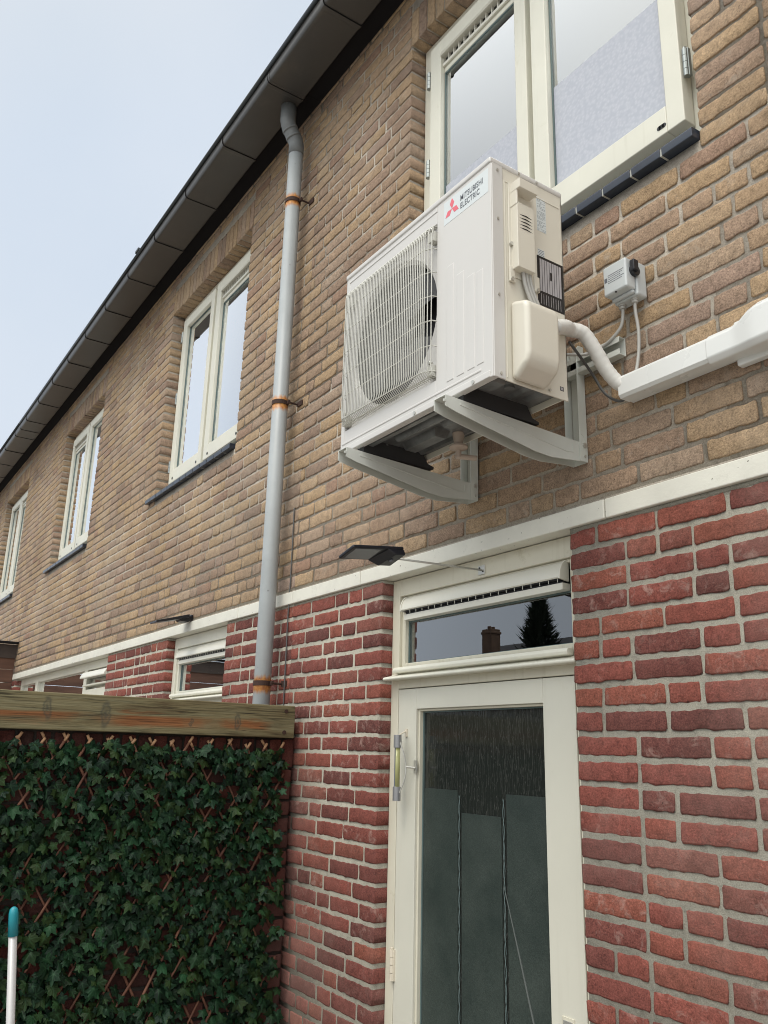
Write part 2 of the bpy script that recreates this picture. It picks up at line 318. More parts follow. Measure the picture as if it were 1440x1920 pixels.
# ------------------------------------------------------------------ brickwork
rng = random.Random(7)
CO = .0653; BL = .202; BH = .0945; JH = .0125
class Bricks:
    """collects bricks in relief on a mortar body: wall coordinates u (along), z (up), d (into the wall)"""
    def __init__(s): s.v = []; s.f = []; s.c = []
    def brick(s, u0, u1, z0, z1, deep=.011, lod=1, rot=False, proud=0.0):
        long_, hi = (u1 - u0), (z1 - z0)
        if long_ < .02 or hi < .015: return
        nx = max(2, int(long_ / (.013 if lod else .07))); nz = max(2, int(hi / (.018 if lod else .05)))
        if not lod: nx = min(nx, 3); nz = min(nz, 2)
        o = len(s.v); r1, r2 = rng.random(), rng.random()
        y0 = -proud + rng.uniform(-.0016, .0016); tx = rng.uniform(-.0018, .0018); tz = rng.uniform(-.0012, .0012)
        seed = rng.uniform(0, 900); am = .0034 if lod else .0022; cr_ = [rng.uniform(.0005, .0065) for _ in range(4)]
        e_u = .0035 / long_; e_z = .0035 / hi; us = [0, e_u] + [e_u + (1 - 2 * e_u) * i / nx for i in range(1, nx)] + [1 - e_u, 1]
        zs = [0, e_z] + [e_z + (1 - 2 * e_z) * i / nz for i in range(1, nz)] + [1 - e_z, 1]
        if not lod: us = [0, .04, .5, .96, 1]; zs = [0, .12, .5, .88, 1]
        nu, nzz = len(us), len(zs)
        for j, b in enumerate(zs):
            for i, a in enumerate(us):
                u = u0 + a * long_; z = z0 + b * hi
                e1 = noise.noise(Vector((u * 30 + seed, z * 8, 1.7))) + .9 * noise.noise(Vector((u * 120 + seed, z * 8, 7.7))); e2 = noise.noise(Vector((u * 30 - seed, z * 30, 5.1)))
                if j in (0, nzz - 1): z += e1 * am + (cr_[0 if i < nu / 2 else 1] * (1 if j == 0 else -1) if i in (0, nu - 1) else 0)
                if i in (0, nu - 1): u += e2 * am + (cr_[2] * (1 if i == 0 else -1) * .7 if j in (0, nzz - 1) else 0)
                edge = i in (0, nu - 1) or j in (0, nzz - 1)
                y = y0 + tx * (a - .5) + tz * (b - .5) + e2 * .0007 + (.0012 if edge else 0)
                s.v.append((u, y, z)); s.c.append((r1, r2, 1, 1))
        for j in range(nzz - 1):
            for i in range(nu - 1):
                k = o + j * nu + i; s.f.append((k, k + 1, k + nu + 1, k + nu))
        ring = [i for i in range(nu)] + [j * nu + nu - 1 for j in range(1, nzz)] + [(nzz - 1) * nu + i for i in range(nu - 2, -1, -1)] + [j * nu for j in range(nzz - 2, 0, -1)]
        b0 = len(s.v)
        for k in ring:
            p = s.v[o + k]; s.v.append((p[0], deep, p[2])); s.c.append((r1, r2, 1, 1))
        n = len(ring)
        for i in range(n):
            a, b = o + ring[i], o + ring[(i + 1) % n]; s.f.append((b, a, b0 + i, b0 + (i + 1) % n))
    def mortar_box(s, u0, u1, d0, d1, z0, z1):
        o = len(s.v)
        s.v += [(u0, d0, z0), (u1, d0, z0), (u1, d1, z0), (u0, d1, z0), (u0, d0, z1), (u1, d0, z1), (u1, d1, z1), (u0, d1, z1)]; s.c += [(.5, .5, 0, 1)] * 8
        s.f += [tuple(o + i for i in f) for f in [(0, 3, 2, 1), (4, 5, 6, 7), (0, 1, 5, 4), (1, 2, 6, 5), (2, 3, 7, 6), (3, 0, 4, 7)]]
    def build(s, name, mat, parent, fn=None, face='out'):
        v = np.array(s.v, dtype=np.float32)
        if fn is not None: v = fn(v)
        me = bpy.data.meshes.new(name); me.from_pydata(v.tolist(), [], s.f); me.update(); me.materials.append(M[mat])
        ca = me.color_attributes.new('brick', 'FLOAT_COLOR', 'POINT'); ca.data.foreach_set('color', np.array(s.c, dtype=np.float32).ravel())
        me.polygons.foreach_set('use_smooth', [True] * len(me.polygons))
        o = bpy.data.objects.new(name, me); SC.collection.objects.link(o)
        if parent: o.parent = parent; o.matrix_parent_inverse = parent_inv(parent)
        return o
def split_spans(x0, x1, z0, z1, opens):
    spans = [(x0, x1, 0, 0)]
    for (a, b, c, d) in opens:
        if z1 <= c + .004 or z0 >= d - .004: continue
        new = []
        for (p, q, l, r) in spans:
            if b <= p or a >= q: new.append((p, q, l, r)); continue
            if a > p: new.append((p, a, l, 1))
            if b < q: new.append((b, q, 1, r))
        spans = new
    return spans
def brick_wall(B, x0, x1, zt, zb, opens, soldiers, recess, joint, lod_x, lod_max=99, depth=.1):
    """courses laid down from zt to zb; opens (x0,x1,z0,z1); soldiers = upright courses (x0,x1,z0,z1)"""
    n = int(round((zt - zb) / CO)); prev = []
    block = [(a, b, c, d) for a, b, c, d in soldiers]
    for k in range(n):
        z1 = zt - k * CO; z0 = z1 - CO + joint; cur = []
        for (p, q, l, r) in split_spans(x0, x1, z0, z1, list(opens) + block):
            for attempt in range(8):
                u = p; seq = []; lastS = rng.random() < .5
                if not l: u = p - rng.uniform(0, .1)
                while u < q - .02:
                    head = rng.random() < (.45 if lastS else .22); w = BH if head else BL; w += rng.uniform(-.003, .003)
                    lastS = not head
                    e = min(u + w, q)
                    if q - e < .06: e = q
                    if q - e < .085 and q - e > 0: e = q - .095 - JH if e - u > .15 else q
                    seq.append((max(u, p), e)); u = e + JH * rng.uniform(.75, 1.25)
                bad = sum(1 for (a, b) in seq[:-1] for c in prev if abs(b - c) < .022)
                if bad <= max(0, len(seq) * .03) : break
            for i, (a, b) in enumerate(seq):
                deep = depth if ((i == 0 and l) or (i == len(seq) - 1 and r)) else .011
                lod = 1 if a > lod_x and b < lod_max else 0
                B.brick(a, b, z0 + rng.uniform(-.0012, .0012), z1 + rng.uniform(-.0012, .0012), deep, lod)
                cur.append(b)
        prev = cur
    for (a, b, c, d) in soldiers:
        m = int(round((b - a) / .0635)); w = (b - a) / m
        for i in range(m): B.brick(a + i * w + .004, a + (i + 1) * w - .004, c + rng.uniform(-.002, .002), d - .011, depth, 1 if a > lod_x else 0)
    # mortar body cut round the openings
    xs = sorted(set([x0, x1] + [v for o in opens for v in o[:2] if x0 < v < x1])); zs = sorted(set([zb, zt] + [v for o in opens for v in o[2:] if zb < v < zt]))
    for i in range(len(xs) - 1):
        for j in range(len(zs) - 1):
            cx, cz = (xs[i] + xs[i + 1]) / 2, (zs[j] + zs[j + 1]) / 2
            if any(o[0] < cx < o[1] and o[2] < cz < o[3] for o in opens): continue
            le = any(abs(o[1] - xs[i]) < 1e-6 and o[2] < cz < o[3] for o in opens); re_ = any(abs(o[0] - xs[i + 1]) < 1e-6 and o[2] < cz < o[3] for o in opens)
            to = any(abs(o[2] - zs[j + 1]) < 1e-6 and o[0] < cx < o[1] for o in opens); bo = any(abs(o[3] - zs[j]) < 1e-6 and o[0] < cx < o[1] for o in opens)
            B.mortar_box(xs[i] + (.005 if le else 0), xs[i + 1] - (.005 if re_ else 0), recess, .118, zs[j] + (.005 if bo else 0), zs[j + 1] - (.003 if to else 0))

# ------------------------------------------------------------------ windows and doors
ZB, ZT = 2.427, 2.486        # white band
UZ0, UZ1 = 3.478, 4.925      # upper windows
def ring(mb, x0, x1, z0, z1, y0, y1, l, r, b, t):
    if l: mb.box(x0, x0 + l, y0, y1, z0, z1)
    if r: mb.box(x1 - r, x1, y0, y1, z0, z1)
    if t: mb.box(x0 + l, x1 - r, y0, y1, z1 - t, z1)
    if b: mb.box(x0 + l, x1 - r, y0, y1, z0, z0 + b)
def vent_strip(par, x0, x1, z, y):
    """slotted ventilator: lip above, black slots with white dividers facing out and down"""
    v = MB(); v.prism([(y + .03, z + .045), (y - .012, z + .04), (y - .022, z + .028), (y - .018, z + .022), (y + .03, z + .028)], lambda p, x: (x, p[0], p[1]), x0, x1)
    v.box(x0, x1, y - .004, y + .03, z - .028, z - .014)
    v.cur = 1; v.box(x0 + .002, x1 - .002, y + .012, y + .03, z - .014, z + .028)
    v.cur = 0; n = int((x1 - x0) / .034)
    for i in range(n + 1):
        x = x0 + (x1 - x0) * i / n; v.box(max(x - .002, x0), min(x + .002, x1), y - .002, y + .0115, z - .014, z + .026)
    return v.build('vent_grille', ['whiteplastic', 'black'], par)
def hinge(par, x, y, z, mat='hinge', h=.095, r=.0085):
    m = MB(); seg = h / 4
    for i in range(4): m.disc((x, y, z + i * seg + .0008), (0, 0, 1), r, seg - .0016, 12)
    m.disc((x, y, z + h), (0, 0, 1), r * .7, .006, 10); m.box(x - .002, x + r + .003, y, y + .012, z, z + h)
    o = m.build('hinge', mat, par, smooth=False); return o
def upper_window(house, x0, x1, yf, vent, hl, hr, lift=0.0, label=None, slots='slot'):
    f = MB(); w = x1 - x0; xm = x0 + w * .505
    ring(f, x0, x1, UZ0, UZ1, yf, yf + .09, .07, .06, .075, .075)
    f.box(xm - .02, xm + .024, yf, yf + .09, UZ0 + .075, UZ1 - .075)
    win = f.build('window', 'cream', house, bevel=.003)
    if label: win['label'] = label
    a0, a1, b0, b1 = x0 + .078, xm - .022, xm + .026, x1 - .052
    ys = yf - .03
    for side, (s0, s1) in (('l', (a0, a1)), ('r', (b0, b1))):
        hv = vent == side; yy = ys - (lift if side == 'r' else 0)
        m = MB(); z0, z1 = UZ0 + .085, UZ1 - .07; top = .072
        gl = (s0 + .075, s1 - .062, z0 + .095, z1 - top - (.095 if hv else 0))
        ring(m, s0, s1, z0, z1, yy, yy + .05, .075, .062, .095, top)
        if hv: m.box(s0 + .075, s1 - .062, yy + .022, yy + .05, gl[3], gl[3] + .028)
        sa = m.build('sash', 'cream', win, bevel=.004)
        p = MB(); p.box(gl[0] - .004, gl[1] + .004, yy + .030, yy + .036, gl[2] - .004, gl[3] + .004); p.build('pane', 'glass', win)
        bd = MB(); ring(bd, gl[0], gl[1], gl[2], gl[3], yy + .024, yy + .029, .007, .007, .007, .007); bd.build('glazing_gasket', 'bead', win)
        if hv: vent_strip(win, gl[0] + .001, gl[1] - .001, gl[3] + .056, yy + .016)
        if slots == 'slot':
            fm = MB(); fm.box(gl[0] + .006, gl[1] - .006, yy + .0285, yy + .0299, gl[2] + .006, 4.095); fm.build('window_film', 'film', win)
        # drain slots / caps in the bottom rail
        d = MB()
        for q in (.13, .87):
            cx = s0 + (s1 - s0) * q; zz = z0 + .03
            d = MB()
            if slots == 'slot':
                for e in (-.009, .009): d.disc((cx + e, yy - .0012, zz), (0, 1, 0), .0075, .01, 12)
                d.box(cx - .009, cx + .009, yy - .0012, yy + .008, zz - .0075, zz + .0075)
            else: d.disc((cx, yy - .003, zz), (0, 1, 0), .009, .01, 12)
            d.build('drain_slot', 'black', win)
        n = 2 if slots == 'slot' else 3
        for i in range(n):
            zz = z0 + (.62, 1.09)[i] if n == 2 else z0 + (.09, .62, 1.12)[i]
            if side == 'r' and n == 2: zz -= .47 if i == 0 else .48
            if (side == 'l' and hl): hinge(win, s0 - .012, yy + .004, zz, h=.085, r=.011)
            if (side == 'r' and hr): hinge(win, s1 + .012, yy + .010, zz, h=.098)
    return win, (a0, b1)
def sill(house, x0, x1, step=.111, y0=-.028):
    s = MB(); n = int(round((x1 - x0) / step)); w = (x1 - x0) / n
    def pf(p, x): return (x, p[0], p[1])
    prof = [(y0, 3.447), (y0 - .002, 3.474), (y0 + .004, 3.479), (.11, 3.489), (.11, 3.45)]
    for i in range(n): s.prism(prof, pf, x0 + i * w + .003, x0 + (i + 1) * w - .003)
    o = s.build('window_sill', 'sill', house, bevel=.003)
    j = MB(); j.prism([(y0 + .003, 3.449), (y0 + .002, 3.472), (y0 + .007, 3.477), (.109, 3.486), (.109, 3.452)], pf, x0 + .004, x1 - .004); j.build('sill_joints', 'silljoint', o)
    return o
def curtain(x0, x1, z0, z1, y, mat, label, name='lace_curtain'):
    m = MB(); n = int((x1 - x0) / .02); vs = []; 
    for i in range(n + 1):
        x = x0 + (x1 - x0) * i / n; yy = y + .012 * math.sin(x * 47) + .006 * math.sin(x * 113)
        vs += [(x, yy, z0), (x, yy, z1)]
    m.add(vs, [(2 * i, 2 * i + 2, 2 * i + 3, 2 * i + 1) for i in range(n)])
    o = m.build(name, mat, smooth=True)
    so = o.modifiers.new('s', 'SOLIDIFY'); so.thickness = .002
    return tag(o, label, 'curtain', 'curtains behind the upstairs windows')
def back_door(house, x0, x1, near=True):
    """door frame with slanted vent, transom light and glazed leaf; x0..x1 is the wall opening"""
    yf = .05; w = x1 - x0
    f = MB()
    f.box(x0 + .002, x0 + .05, yf, yf + .1, .0, ZB - .002); f.box(x1 - .045, x1 - .002, yf, yf + .1, .0, ZB - .002)
    f.box(x0 + .05, x1 - .045, yf, yf + .1, 2.358, ZB - .002)                      # head board
    f.box(x0 + .05, x1 - .045, yf, yf + .1, 2.005, 2.045)                          # transom rail
    ring(f, x0 + .05, x1 - .045, 2.045, 2.358, yf + .012, yf + .09, .022, .018, .055, .012)
    fr = f.build('door_frame', 'creamold' if near else 'cream', house, bevel=.003)
    b = MB(); b.prism([(yf, 2.086), (yf - .022, 2.082), (yf - .027, 2.072), (yf - .024, 2.062), (yf, 2.060)], lambda p, x: (x, p[0], p[1]), x0 + .045, x1 - .05)
    b.prism([(yf, 2.060), (yf - .012, 2.054), (yf - .045, 2.046), (yf - .049, 2.040), (yf - .045, 2.034), (yf, 2.036)], lambda p, x: (x, p[0], p[1]), x0 + .012, x1 - .002)
    b.build('weather_bar', 'cream', fr, bevel=.0025)
    gx0, gx1, gz0, gz1 = x0 + .070, x1 - .062, 2.098, 2.262
    p = MB(); p.box(gx0 - .01, gx1 + .01, .085, .091, gz0 - .01, gz1 + .01); p.build('transom_pane', 'glassdk', fr)
    g = MB(); ring(g, gx0, gx1, gz0, gz1, .078, .084, .006, .006, .006, .006); g.build('glazing_gasket', 'bead', fr)
    v = MB(); vx0, vx1 = x0 + .084, x1 - .080
    v.prism([(yf + .02, 2.343), (yf + .008, 2.350), (yf - .006, 2.338), (yf - .016, 2.318), (yf - .019, 2.300), (yf - .016, 2.296), (yf + .02, 2.300)], lambda p_, x: (x, p_[0], p_[1]), vx0, vx1)
    v.box(vx0, vx1, yf - .004, yf + .03, 2.262, 2.2835)
    for i in range(22):
        x = vx0 + (vx1 - vx0) * (i + .3) / 21.6; v.box(x - .0009, x + .0009, yf - .0135, yf - .0110, 2.2840, 2.2962)
    v.cur = 1; v.box(vx0 + .006, vx1 - .006, yf - .0125, yf + .02, 2.2925, 2.2955); v.box(vx0 + .004, vx1 - .004, yf + .002, yf + .02, 2.2835, 2.2925)
    v.cur = 0
    for xx in (vx0 - .006, vx1 - .001):
        v.prism([(yf + .02, 2.347), (yf + .006, 2.354), (yf - .009, 2.341), (yf - .019, 2.320), (yf - .022, 2.294), (yf + .02, 2.288)], lambda p_, x: (x, p_[0], p_[1]), xx, xx + .007)
    v.build('vent_grille', ['whiteplastic', 'black'], fr, bevel=.0015)
    # leaf
    l = MB(); lx0, lx1 = x0 + .054, x1 - .049; mz = 1.928; my0, my1 = lx0 + .113, lx1 - .133
    l.box(lx0, my0, yf, yf + .045, .03, 2.002); l.box(my1, lx1, yf, yf + .045, .03, 2.002)
    l.box(my0, my1, yf, yf + .045, mz, 2.002); l.box(my0, my1, yf, yf + .045, .03, .42)
    leaf = l.build('door_leaf', 'cream2', house, bevel=.002)
    r = MB(); ring(r, my0, my1, .42, mz, yf + .010, yf + .04, .010, .010, .012, .008); r.build('glazing_bead', 'creamold', leaf, bevel=.002)
    q = MB(); q.box(my0 + .008, my1 - .008, yf + .030, yf + .036, .43, mz - .006); q.build('door_pane', 'doorglass', leaf)
    g = MB(); ring(g, my0 + .010, my1 - .010, .432, mz - .008, yf + .024, yf + .0295, .006, .004, .005, .005); g.build('glazing_gasket', 'bead', leaf)
    if near:
        a, b_ = my0 + .018, my1 - .015
        for (p0, p1, zt_) in ((a, -2.333, 1.655), (-2.312, -2.115, 1.585), (-2.090, b_, 1.655)):
            s = MB(); s.box(p0, p1, yf + .0272, yf + .0295, .44, zt_); s.build('frosted_film', 'frost', leaf)
        for x_ in (-2.3225, -2.1025):
            w_ = MB()
            for sg in (-1, 1):
                w_.tube([(x_ + sg * .0035 * math.sin(k * .9), yf + .026, .44 + k * .0162) for k in range(75)], .0011, 4)
            w_.build('engraved_line', 'bead', leaf)
        k_ = MB(); k_.tube([(-2.105, yf + .027, 1.385), (-2.04, yf + .027, 1.20), (-1.925, yf + .027, .86)], [.0015, .0035, .005], 6); k_.build('reflection_streak', 'streak', leaf)  # diagonal reflection in the glass, built as a thin pale strip
        h = MB(); h.box(my1 + .044, my1 + .089, yf - .003, yf + .01, .86, 1.098); h.cur = 1; h.box(my1 + .050, my1 + .083, yf - .006, yf - .002, .93, 1.09)
        h.build('latch_plate', ['creamold', 'steel'], leaf, bevel=.001)
    for z_ in (1.015, 1.82, .30):
        if near or z_ > 1.2:
            if z_ < 1.8: hinge(leaf, lx0 - .001, yf - .008, z_, 'hingecream', .098, .0075)
    return fr, leaf

# ------------------------------------------------------------------ ground
g = MB(); g.box(-90, 90, -90, 90, -.2, 0); go = g.build('ground', 'ground'); tag(go, kind='structure')

# ------------------------------------------------------------------ terraced houses
def rooms(house, x0, x1, depth=2.6):
    m = MB(); e = .03
    for (a, b) in ((.02, 2.56), (2.62, 5.25)):
        m.add([(x0 + e, .119, a), (x1 - e, .119, a), (x1 - e, depth, a), (x0 + e, depth, a), (x0 + e, .119, b), (x1 - e, .119, b), (x1 - e, depth, b), (x0 + e, depth, b)],
              [(0, 1, 2, 3), (7, 6, 5, 4), (1, 5, 6, 2), (2, 6, 7, 3), (3, 7, 4, 0)])
    m.box(x0, x1, depth + .01, depth + .1, 0, 5.3); m.box(x0, x0 + .02, .12, depth, 0, 5.3); m.box(x1 - .02, x1, .12, depth, 0, 5.3)
    return m.build('room_shell', 'inner', house)
def eaves(house, x0, x1, joints):
    r = MB(); r.prism([(-.30, 5.335), (-.30, 5.35), (3.2, 8.2), (6.6, 5.35), (6.6, 5.3), (3.2, 8.1), (-.2, 5.30)], lambda p, x: (x, p[0], p[1]), x0, x1); r.build('roof', 'roof', house)
    f = MB(); f.box(x0, x1, -.102, .0, 5.262, 5.33); f.box(x0, x1, -.09, .11, 5.334, 5.38)
    f.build('fascia', 'zincdark', house)
    G = MB(); J = [x0] + [j for j in joints if x0 < j < x1] + [x1]
    for i in range(len(J) - 1):
        a, b = J[i], J[i + 1]; d = rng.uniform(-.0015, .0015)
        prof = [(-.104, 5.30), (-.104, 5.233 + d), (-.110, 5.229 + d), (-.300, 5.229 + d), (-.314, 5.233 + d), (-.321, 5.243 + d), (-.324, 5.256), (-.324, 5.31), (-.318, 5.31), (-.318, 5.256), (-.31, 5.24), (-.12, 5.236), (-.11, 5.30)]
        G.prism(prof, lambda p, x: (x, p[0], p[1]), a + .002, b - .002)
        # overlap seam
        s_ = [(-.102, 5.26), (-.102, 5.229 + d), (-.112, 5.2255 + d), (-.302, 5.2255 + d), (-.317, 5.230 + d), (-.325, 5.243), (-.328, 5.27), (-.324, 5.27), (-.321, 5.245), (-.314, 5.236 + d), (-.300, 5.231 + d), (-.112, 5.231 + d), (-.106, 5.26)]
        G.prism(s_, lambda p, x: (x, p[0], p[1]), b - .020, b + .006)
    G.cur = 1
    for b in J[1:-1]: G.prism([(-.100, 5.25), (-.100, 5.2262), (-.112, 5.2235), (-.302, 5.2235), (-.319, 5.228), (-.3275, 5.243), (-.330, 5.285), (-.326, 5.285), (-.322, 5.245), (-.314, 5.233), (-.300, 5.2285), (-.112, 5.2285), (-.104, 5.25)], lambda p, x: (x, p[0], p[1]), b + .0062, b + .0105)  # dark shading at each joint, built as a thin black strip
    G.cur = 0
    go_ = G.build('gutter', ['zinc', 'zincdark'], house, bevel=.002)
    l = MB(); l.tube([(x0, -.331, 5.302), (x1, -.331, 5.302)], .0125, 10); l.build('gutter_lip', 'lip', go_, smooth=True)
    return go_
JT = [-2.872 + .6 * k for k in range(-20, 8)]
UB = 'upper_brickwork'; LB = 'lower_brickwork'
houses = []
def house(name_label, x0, x1, uppers, lowers, lodx, lodmax=99):
    h = thing('terraced_house', ((x0 + x1) / 2, 1.5, 0), name_label, 'house', 'brick houses in the terrace')
    B = Bricks(); op = [(a, b, 3.449, UZ1 + .004) for a, b in uppers]; so = [(a - .012, b + .012, UZ1 + .004, UZ1 + .205) for a, b in uppers]
    # yellow brick: courses from the eaves down to the band
    zt = 2.492 + 44 * CO; zt = 2.494 + 43 * CO
    brick_wall(B, x0, x1, zt, 2.494, op, so, .0045, .0125, lodx, lodmax); B.mortar_box(x0, x1, .0045, .118, zt, 5.33); B.mortar_box(x0, x1, .0045, .118, ZT, 2.494)
    k = int((5.33 - zt) / .05)
    if k: brick_wall(B, x0, x1, 5.33, 5.33 - CO * .99, [], [], .0045, .0125, lodx, lodmax)
    B.build(UB, 'yellow', h)
    B = Bricks(); op = [(a, b, c, ZB) for a, b, c in lowers]
    brick_wall(B, x0, x1, ZB - .013, ZB - .013 - 37 * CO, [(a, b, c, ZB - .013) for a, b, c in [(q[0], q[1], q[2]) for q in op]], [], .0028, .0165, lodx, lodmax)
    for (p, q, l, r) in split_spans(x0, x1, ZB - .012, ZB - .001, op): B.mortar_box(p, q, .0024, .118, ZB - .013, ZB)
    B.build(LB, 'red', h)
    b = MB(); J = [x0] + [j for j in (-6.206, -4.055, -2.86, -1.561, -.3, -8.1) if x0 < j < x1] + [x1]; J.sort()
    for i in range(len(J) - 1):
        d = rng.uniform(-.0025, .0015); b.box(J[i] + .0015, J[i + 1] - .0015, -.009 + d, .1, ZB + .0005, ZT - .0005)
    b.build('string_band', 'band', h, bevel=.004)
    rooms(h, x0, x1); eaves(h, x0, x1, JT); return h
hA = house('nearest brick house of the row, with the glazed back door and the air conditioner', -3.452, 1.8, [(-2.573, -1.158)], [(-2.706, -1.707, 0)], -3.6, .4)
hB = house('middle brick house, left of the grey downpipe, with two upstairs windows', -9.80, -3.4525, [(-8.83, -7.43), (-5.665, -4.285)], [(-5.111, -4.205, 0), (-9.70, -6.37, 1.1)], -5.7)
hC = house('farthest brick house, at the left edge beyond the brown plank partition', -15.0, -9.8005, [(-12.02, -10.615)], [], -20)
# house A
upper_window(hA, -2.568, -1.163, .075, 'l', 1, 1, .022, 'window above the air conditioner')
m_ = MB(); m_.box(-1.868, -1.846, .060, .0745, 3.56, 4.85); m_.build('mullion_sheen', 'skysheen', hA, bevel=.001)  # sky reflection between the sashes, painted as a bright strip
sill(hA, -2.59, -1.160)
back_door(hA, -2.706, -1.707)
# house B
w1, _ = upper_window(hB, -5.660, -4.290, .09, 'r', 1, 0, .004, 'upstairs window nearest the downpipe', 'cap'); sill(hB, -5.79, -4.30)
w2, _ = upper_window(hB, -8.825, -7.435, .09, 'l', 0, 0, .004, 'upstairs window farther from the downpipe', 'cap'); sill(hB, -8.95, -7.44)
back_door(hB, -5.111, -4.205, False)
f = MB(); ring(f, -9.70, -6.372, 1.1, ZB - .002, .06, .15, .06, .05, .06, .065)
for a, b in ((-8.99, -8.90), (-7.20, -7.11)): f.box(a, b, .058, .15, 1.16, ZB - .066)
wf = f.build('wide_window', 'cream', hB, bevel=.003)
f = MB(); f.box(-7.11, -6.42, .045, .1, 2.09, 2.20); f.box(-7.11, -7.05, .05, .1, 1.16, 2.09); f.box(-6.48, -6.42, .05, .1, 1.16, 2.09); f.box(-7.11, -6.42, .03, .1, 2.225, 2.240); f.build('sash', 'cream', wf, bevel=.003)
f = MB(); f.prism([(.08, 2.345), (.02, 2.335), (.0, 2.30), (.0, 2.285), (.08, 2.29)], lambda p, x: (x, p[0], p[1]), -7.10, -6.43); f.build('vent_hood', 'whiteplastic', wf, bevel=.002)
for a, b in ((-9.64, -8.99), (-8.90, -7.20), (-7.06, -6.47)): f = MB(); f.box(a, b, .092, .098, 1.16, ZB - .067); f.build('pane', 'glassdk', wf)
# house C
upper_window(hC, -12.015, -10.62, .09, 'r', 0, 0, .004, None, 'cap'); sill(hC, -12.15, -10.63)
m = MB(); m.box(-2.66, -2.645, .16, .5, 2.03, 2.36); m.box(-2.645, -2.52, .42, .5, 2.03, 2.36); m.build('inner_reveal', 'blind', hA)
curtain(-2.49, -1.22, 3.56, 4.105, .165, 'lace', 'white lace half curtain behind the window above the air conditioner')
curtain(-2.49, -1.22, 4.09, 4.80, .175, 'blind', 'plain pale blind behind the window above the air conditioner', 'window_blind')
for (a, b, t_, lb) in ((-5.58, -4.36, 4.17, 'white half curtain behind the upstairs window beside the downpipe'), (-8.75, -7.5, 4.17, 'white half curtain behind the middle upstairs window'), (-11.95, -10.68, 4.17, 'white half curtain behind the farthest upstairs window')):
    curtain(a, b, 3.56, t_, .18, 'lace', lb)
    curtain(a, b, t_ - .02, 4.74, .20, 'blind', lb.replace('white half curtain', 'plain pale blind'), 'window_blind')

m = MB(); m.box(-5.63, -5.56, -.352, -.30, 5.306, 5.326); m.build('gutter_clip', 'lip', hB, bevel=.003)
# ------------------------------------------------------------------ downpipe
dp = thing('downpipe', (-3.565, -.08, 0), 'tall grey rain pipe with rusty clamps running down from the gutter', 'drain pipe')
m = MB(); m.tube([(-3.563, -.08, .05), (-3.563, -.08, 4.985)], .0395, 24); m.build('pipe', 'pvc', dp, smooth=True)
m = MB(); m.tube([(-3.563, -.08, 4.94), (-3.563, -.08, 5.00), (-3.563, -.088, 5.03), (-3.563, -.132, 5.10), (-3.563, -.142, 5.135), (-3.563, -.142, 5.232)], [.042, .042, .042, .0425, .0425, .044], 24)
m.tube([(-3.563, -.0975, 5.045), (-3.563, -.104, 5.056)], .0445, 24); m.tube([(-3.563, -.122, 5.084), (-3.563, -.128, 5.093)], .0445, 24)
m.build('bend', 'pvcdark', dp, smooth=True)
for zc in CL:
    m = MB(); m.tube([(-3.563, -.08, zc - .011), (-3.563, -.08, zc + .011)], .0425, 24); m.box(-3.530, -3.505, -.062, -.052, zc - .010, zc + .010)
    m.tube([(-3.516, -.057, zc), (-3.516, 0, zc)], .005, 8); m.disc((-3.512, -.063, zc), (0, 1, 0), .008, .012, 8); m.box(-3.52, -3.47, -.006, -.001, zc - .013, zc + .013)
    m.build('clamp', 'rust', dp)
m = MB(); m.tube(catmull([(-3.487, -.006, 2.9), (-3.484, -.006, 2.6), (-3.489, -.006, 2.35), (-3.485, -.006, 1.9), (-3.486, -.006, .3)]), .0035, 6)  # thin dark tube down the wall beside the pipe
tag(m.build('cable', 'darkcable', smooth=True), 'thin dark line down the bricks just right of the downpipe', 'cable')  # thin dark line on the wall, built as a tube

# ------------------------------------------------------------------ air conditioner
AX0, AX1, AY0, AY1, AZ0, AZ1 = -2.250, -1.490, -.485, -.212, 2.708, 3.372
ac = thing('air_conditioner', ((AX0 + AX1) / 2, (AY0 + AY1) / 2, AZ0), 'ivory outdoor air conditioner unit on wall brackets above the door', 'air conditioner')
# casing: front with round fan opening
m = MB(); rx0, rx1, rz0, rz1 = -2.226, -1.732, 2.786, 3.296; cx, cz, R0 = -1.979, 3.041, .236
YF = AY0; YR = AY0 + .012
m.box(AX0, rx0, YF, YF + .02, AZ0, AZ1); m.box(rx1, AX1, YF, YF + .02, AZ0, AZ1); m.box(rx0, rx1, YF, YF + .02, AZ0, rz0); m.box(rx0, rx1, YF, YF + .02, rz1, AZ1)
N = 96; ring_o = []; ring_i = []
for k in range(N):
    a = 2 * math.pi * (k + .5) / N; dx, dz = math.cos(a), math.sin(a); s_ = min((rx1 - rx0) / 2 / max(abs(dx), 1e-6), (rz1 - rz0) / 2 / max(abs(dz), 1e-6))
    ring_o.append((cx + dx * s_, YR, cz + dz * s_)); ring_i.append((cx + dx * R0, YR, cz + dz * R0))
ring_m = [(p[0] * .25 + cx * .75, 0, 0) for p in ring_i]
m.add(ring_o + ring_i, [(k, (k + 1) % N, N + (k + 1) % N, N + k) for k in range(N)])
lipr = [(cx + math.cos(2 * math.pi * (k + .5) / N) * (R0 - .012), YR + .014, cz + math.sin(2 * math.pi * (k + .5) / N) * (R0 - .012)) for k in range(N)]
inn = [(cx + math.cos(2 * math.pi * (k + .5) / N) * (R0 - .014), YR + .07, cz + math.sin(2 * math.pi * (k + .5) / N) * (R0 - .014)) for k in range(N)]
m.add(ring_i + lipr, [(k, (k + 1) % N, N + (k + 1) % N, N + k) for k in range(N)]); m.cur = 1; m.add(lipr + inn, [(k, (k + 1) % N, N + (k + 1) % N, N + k) for k in range(N)]); m.cur = 0
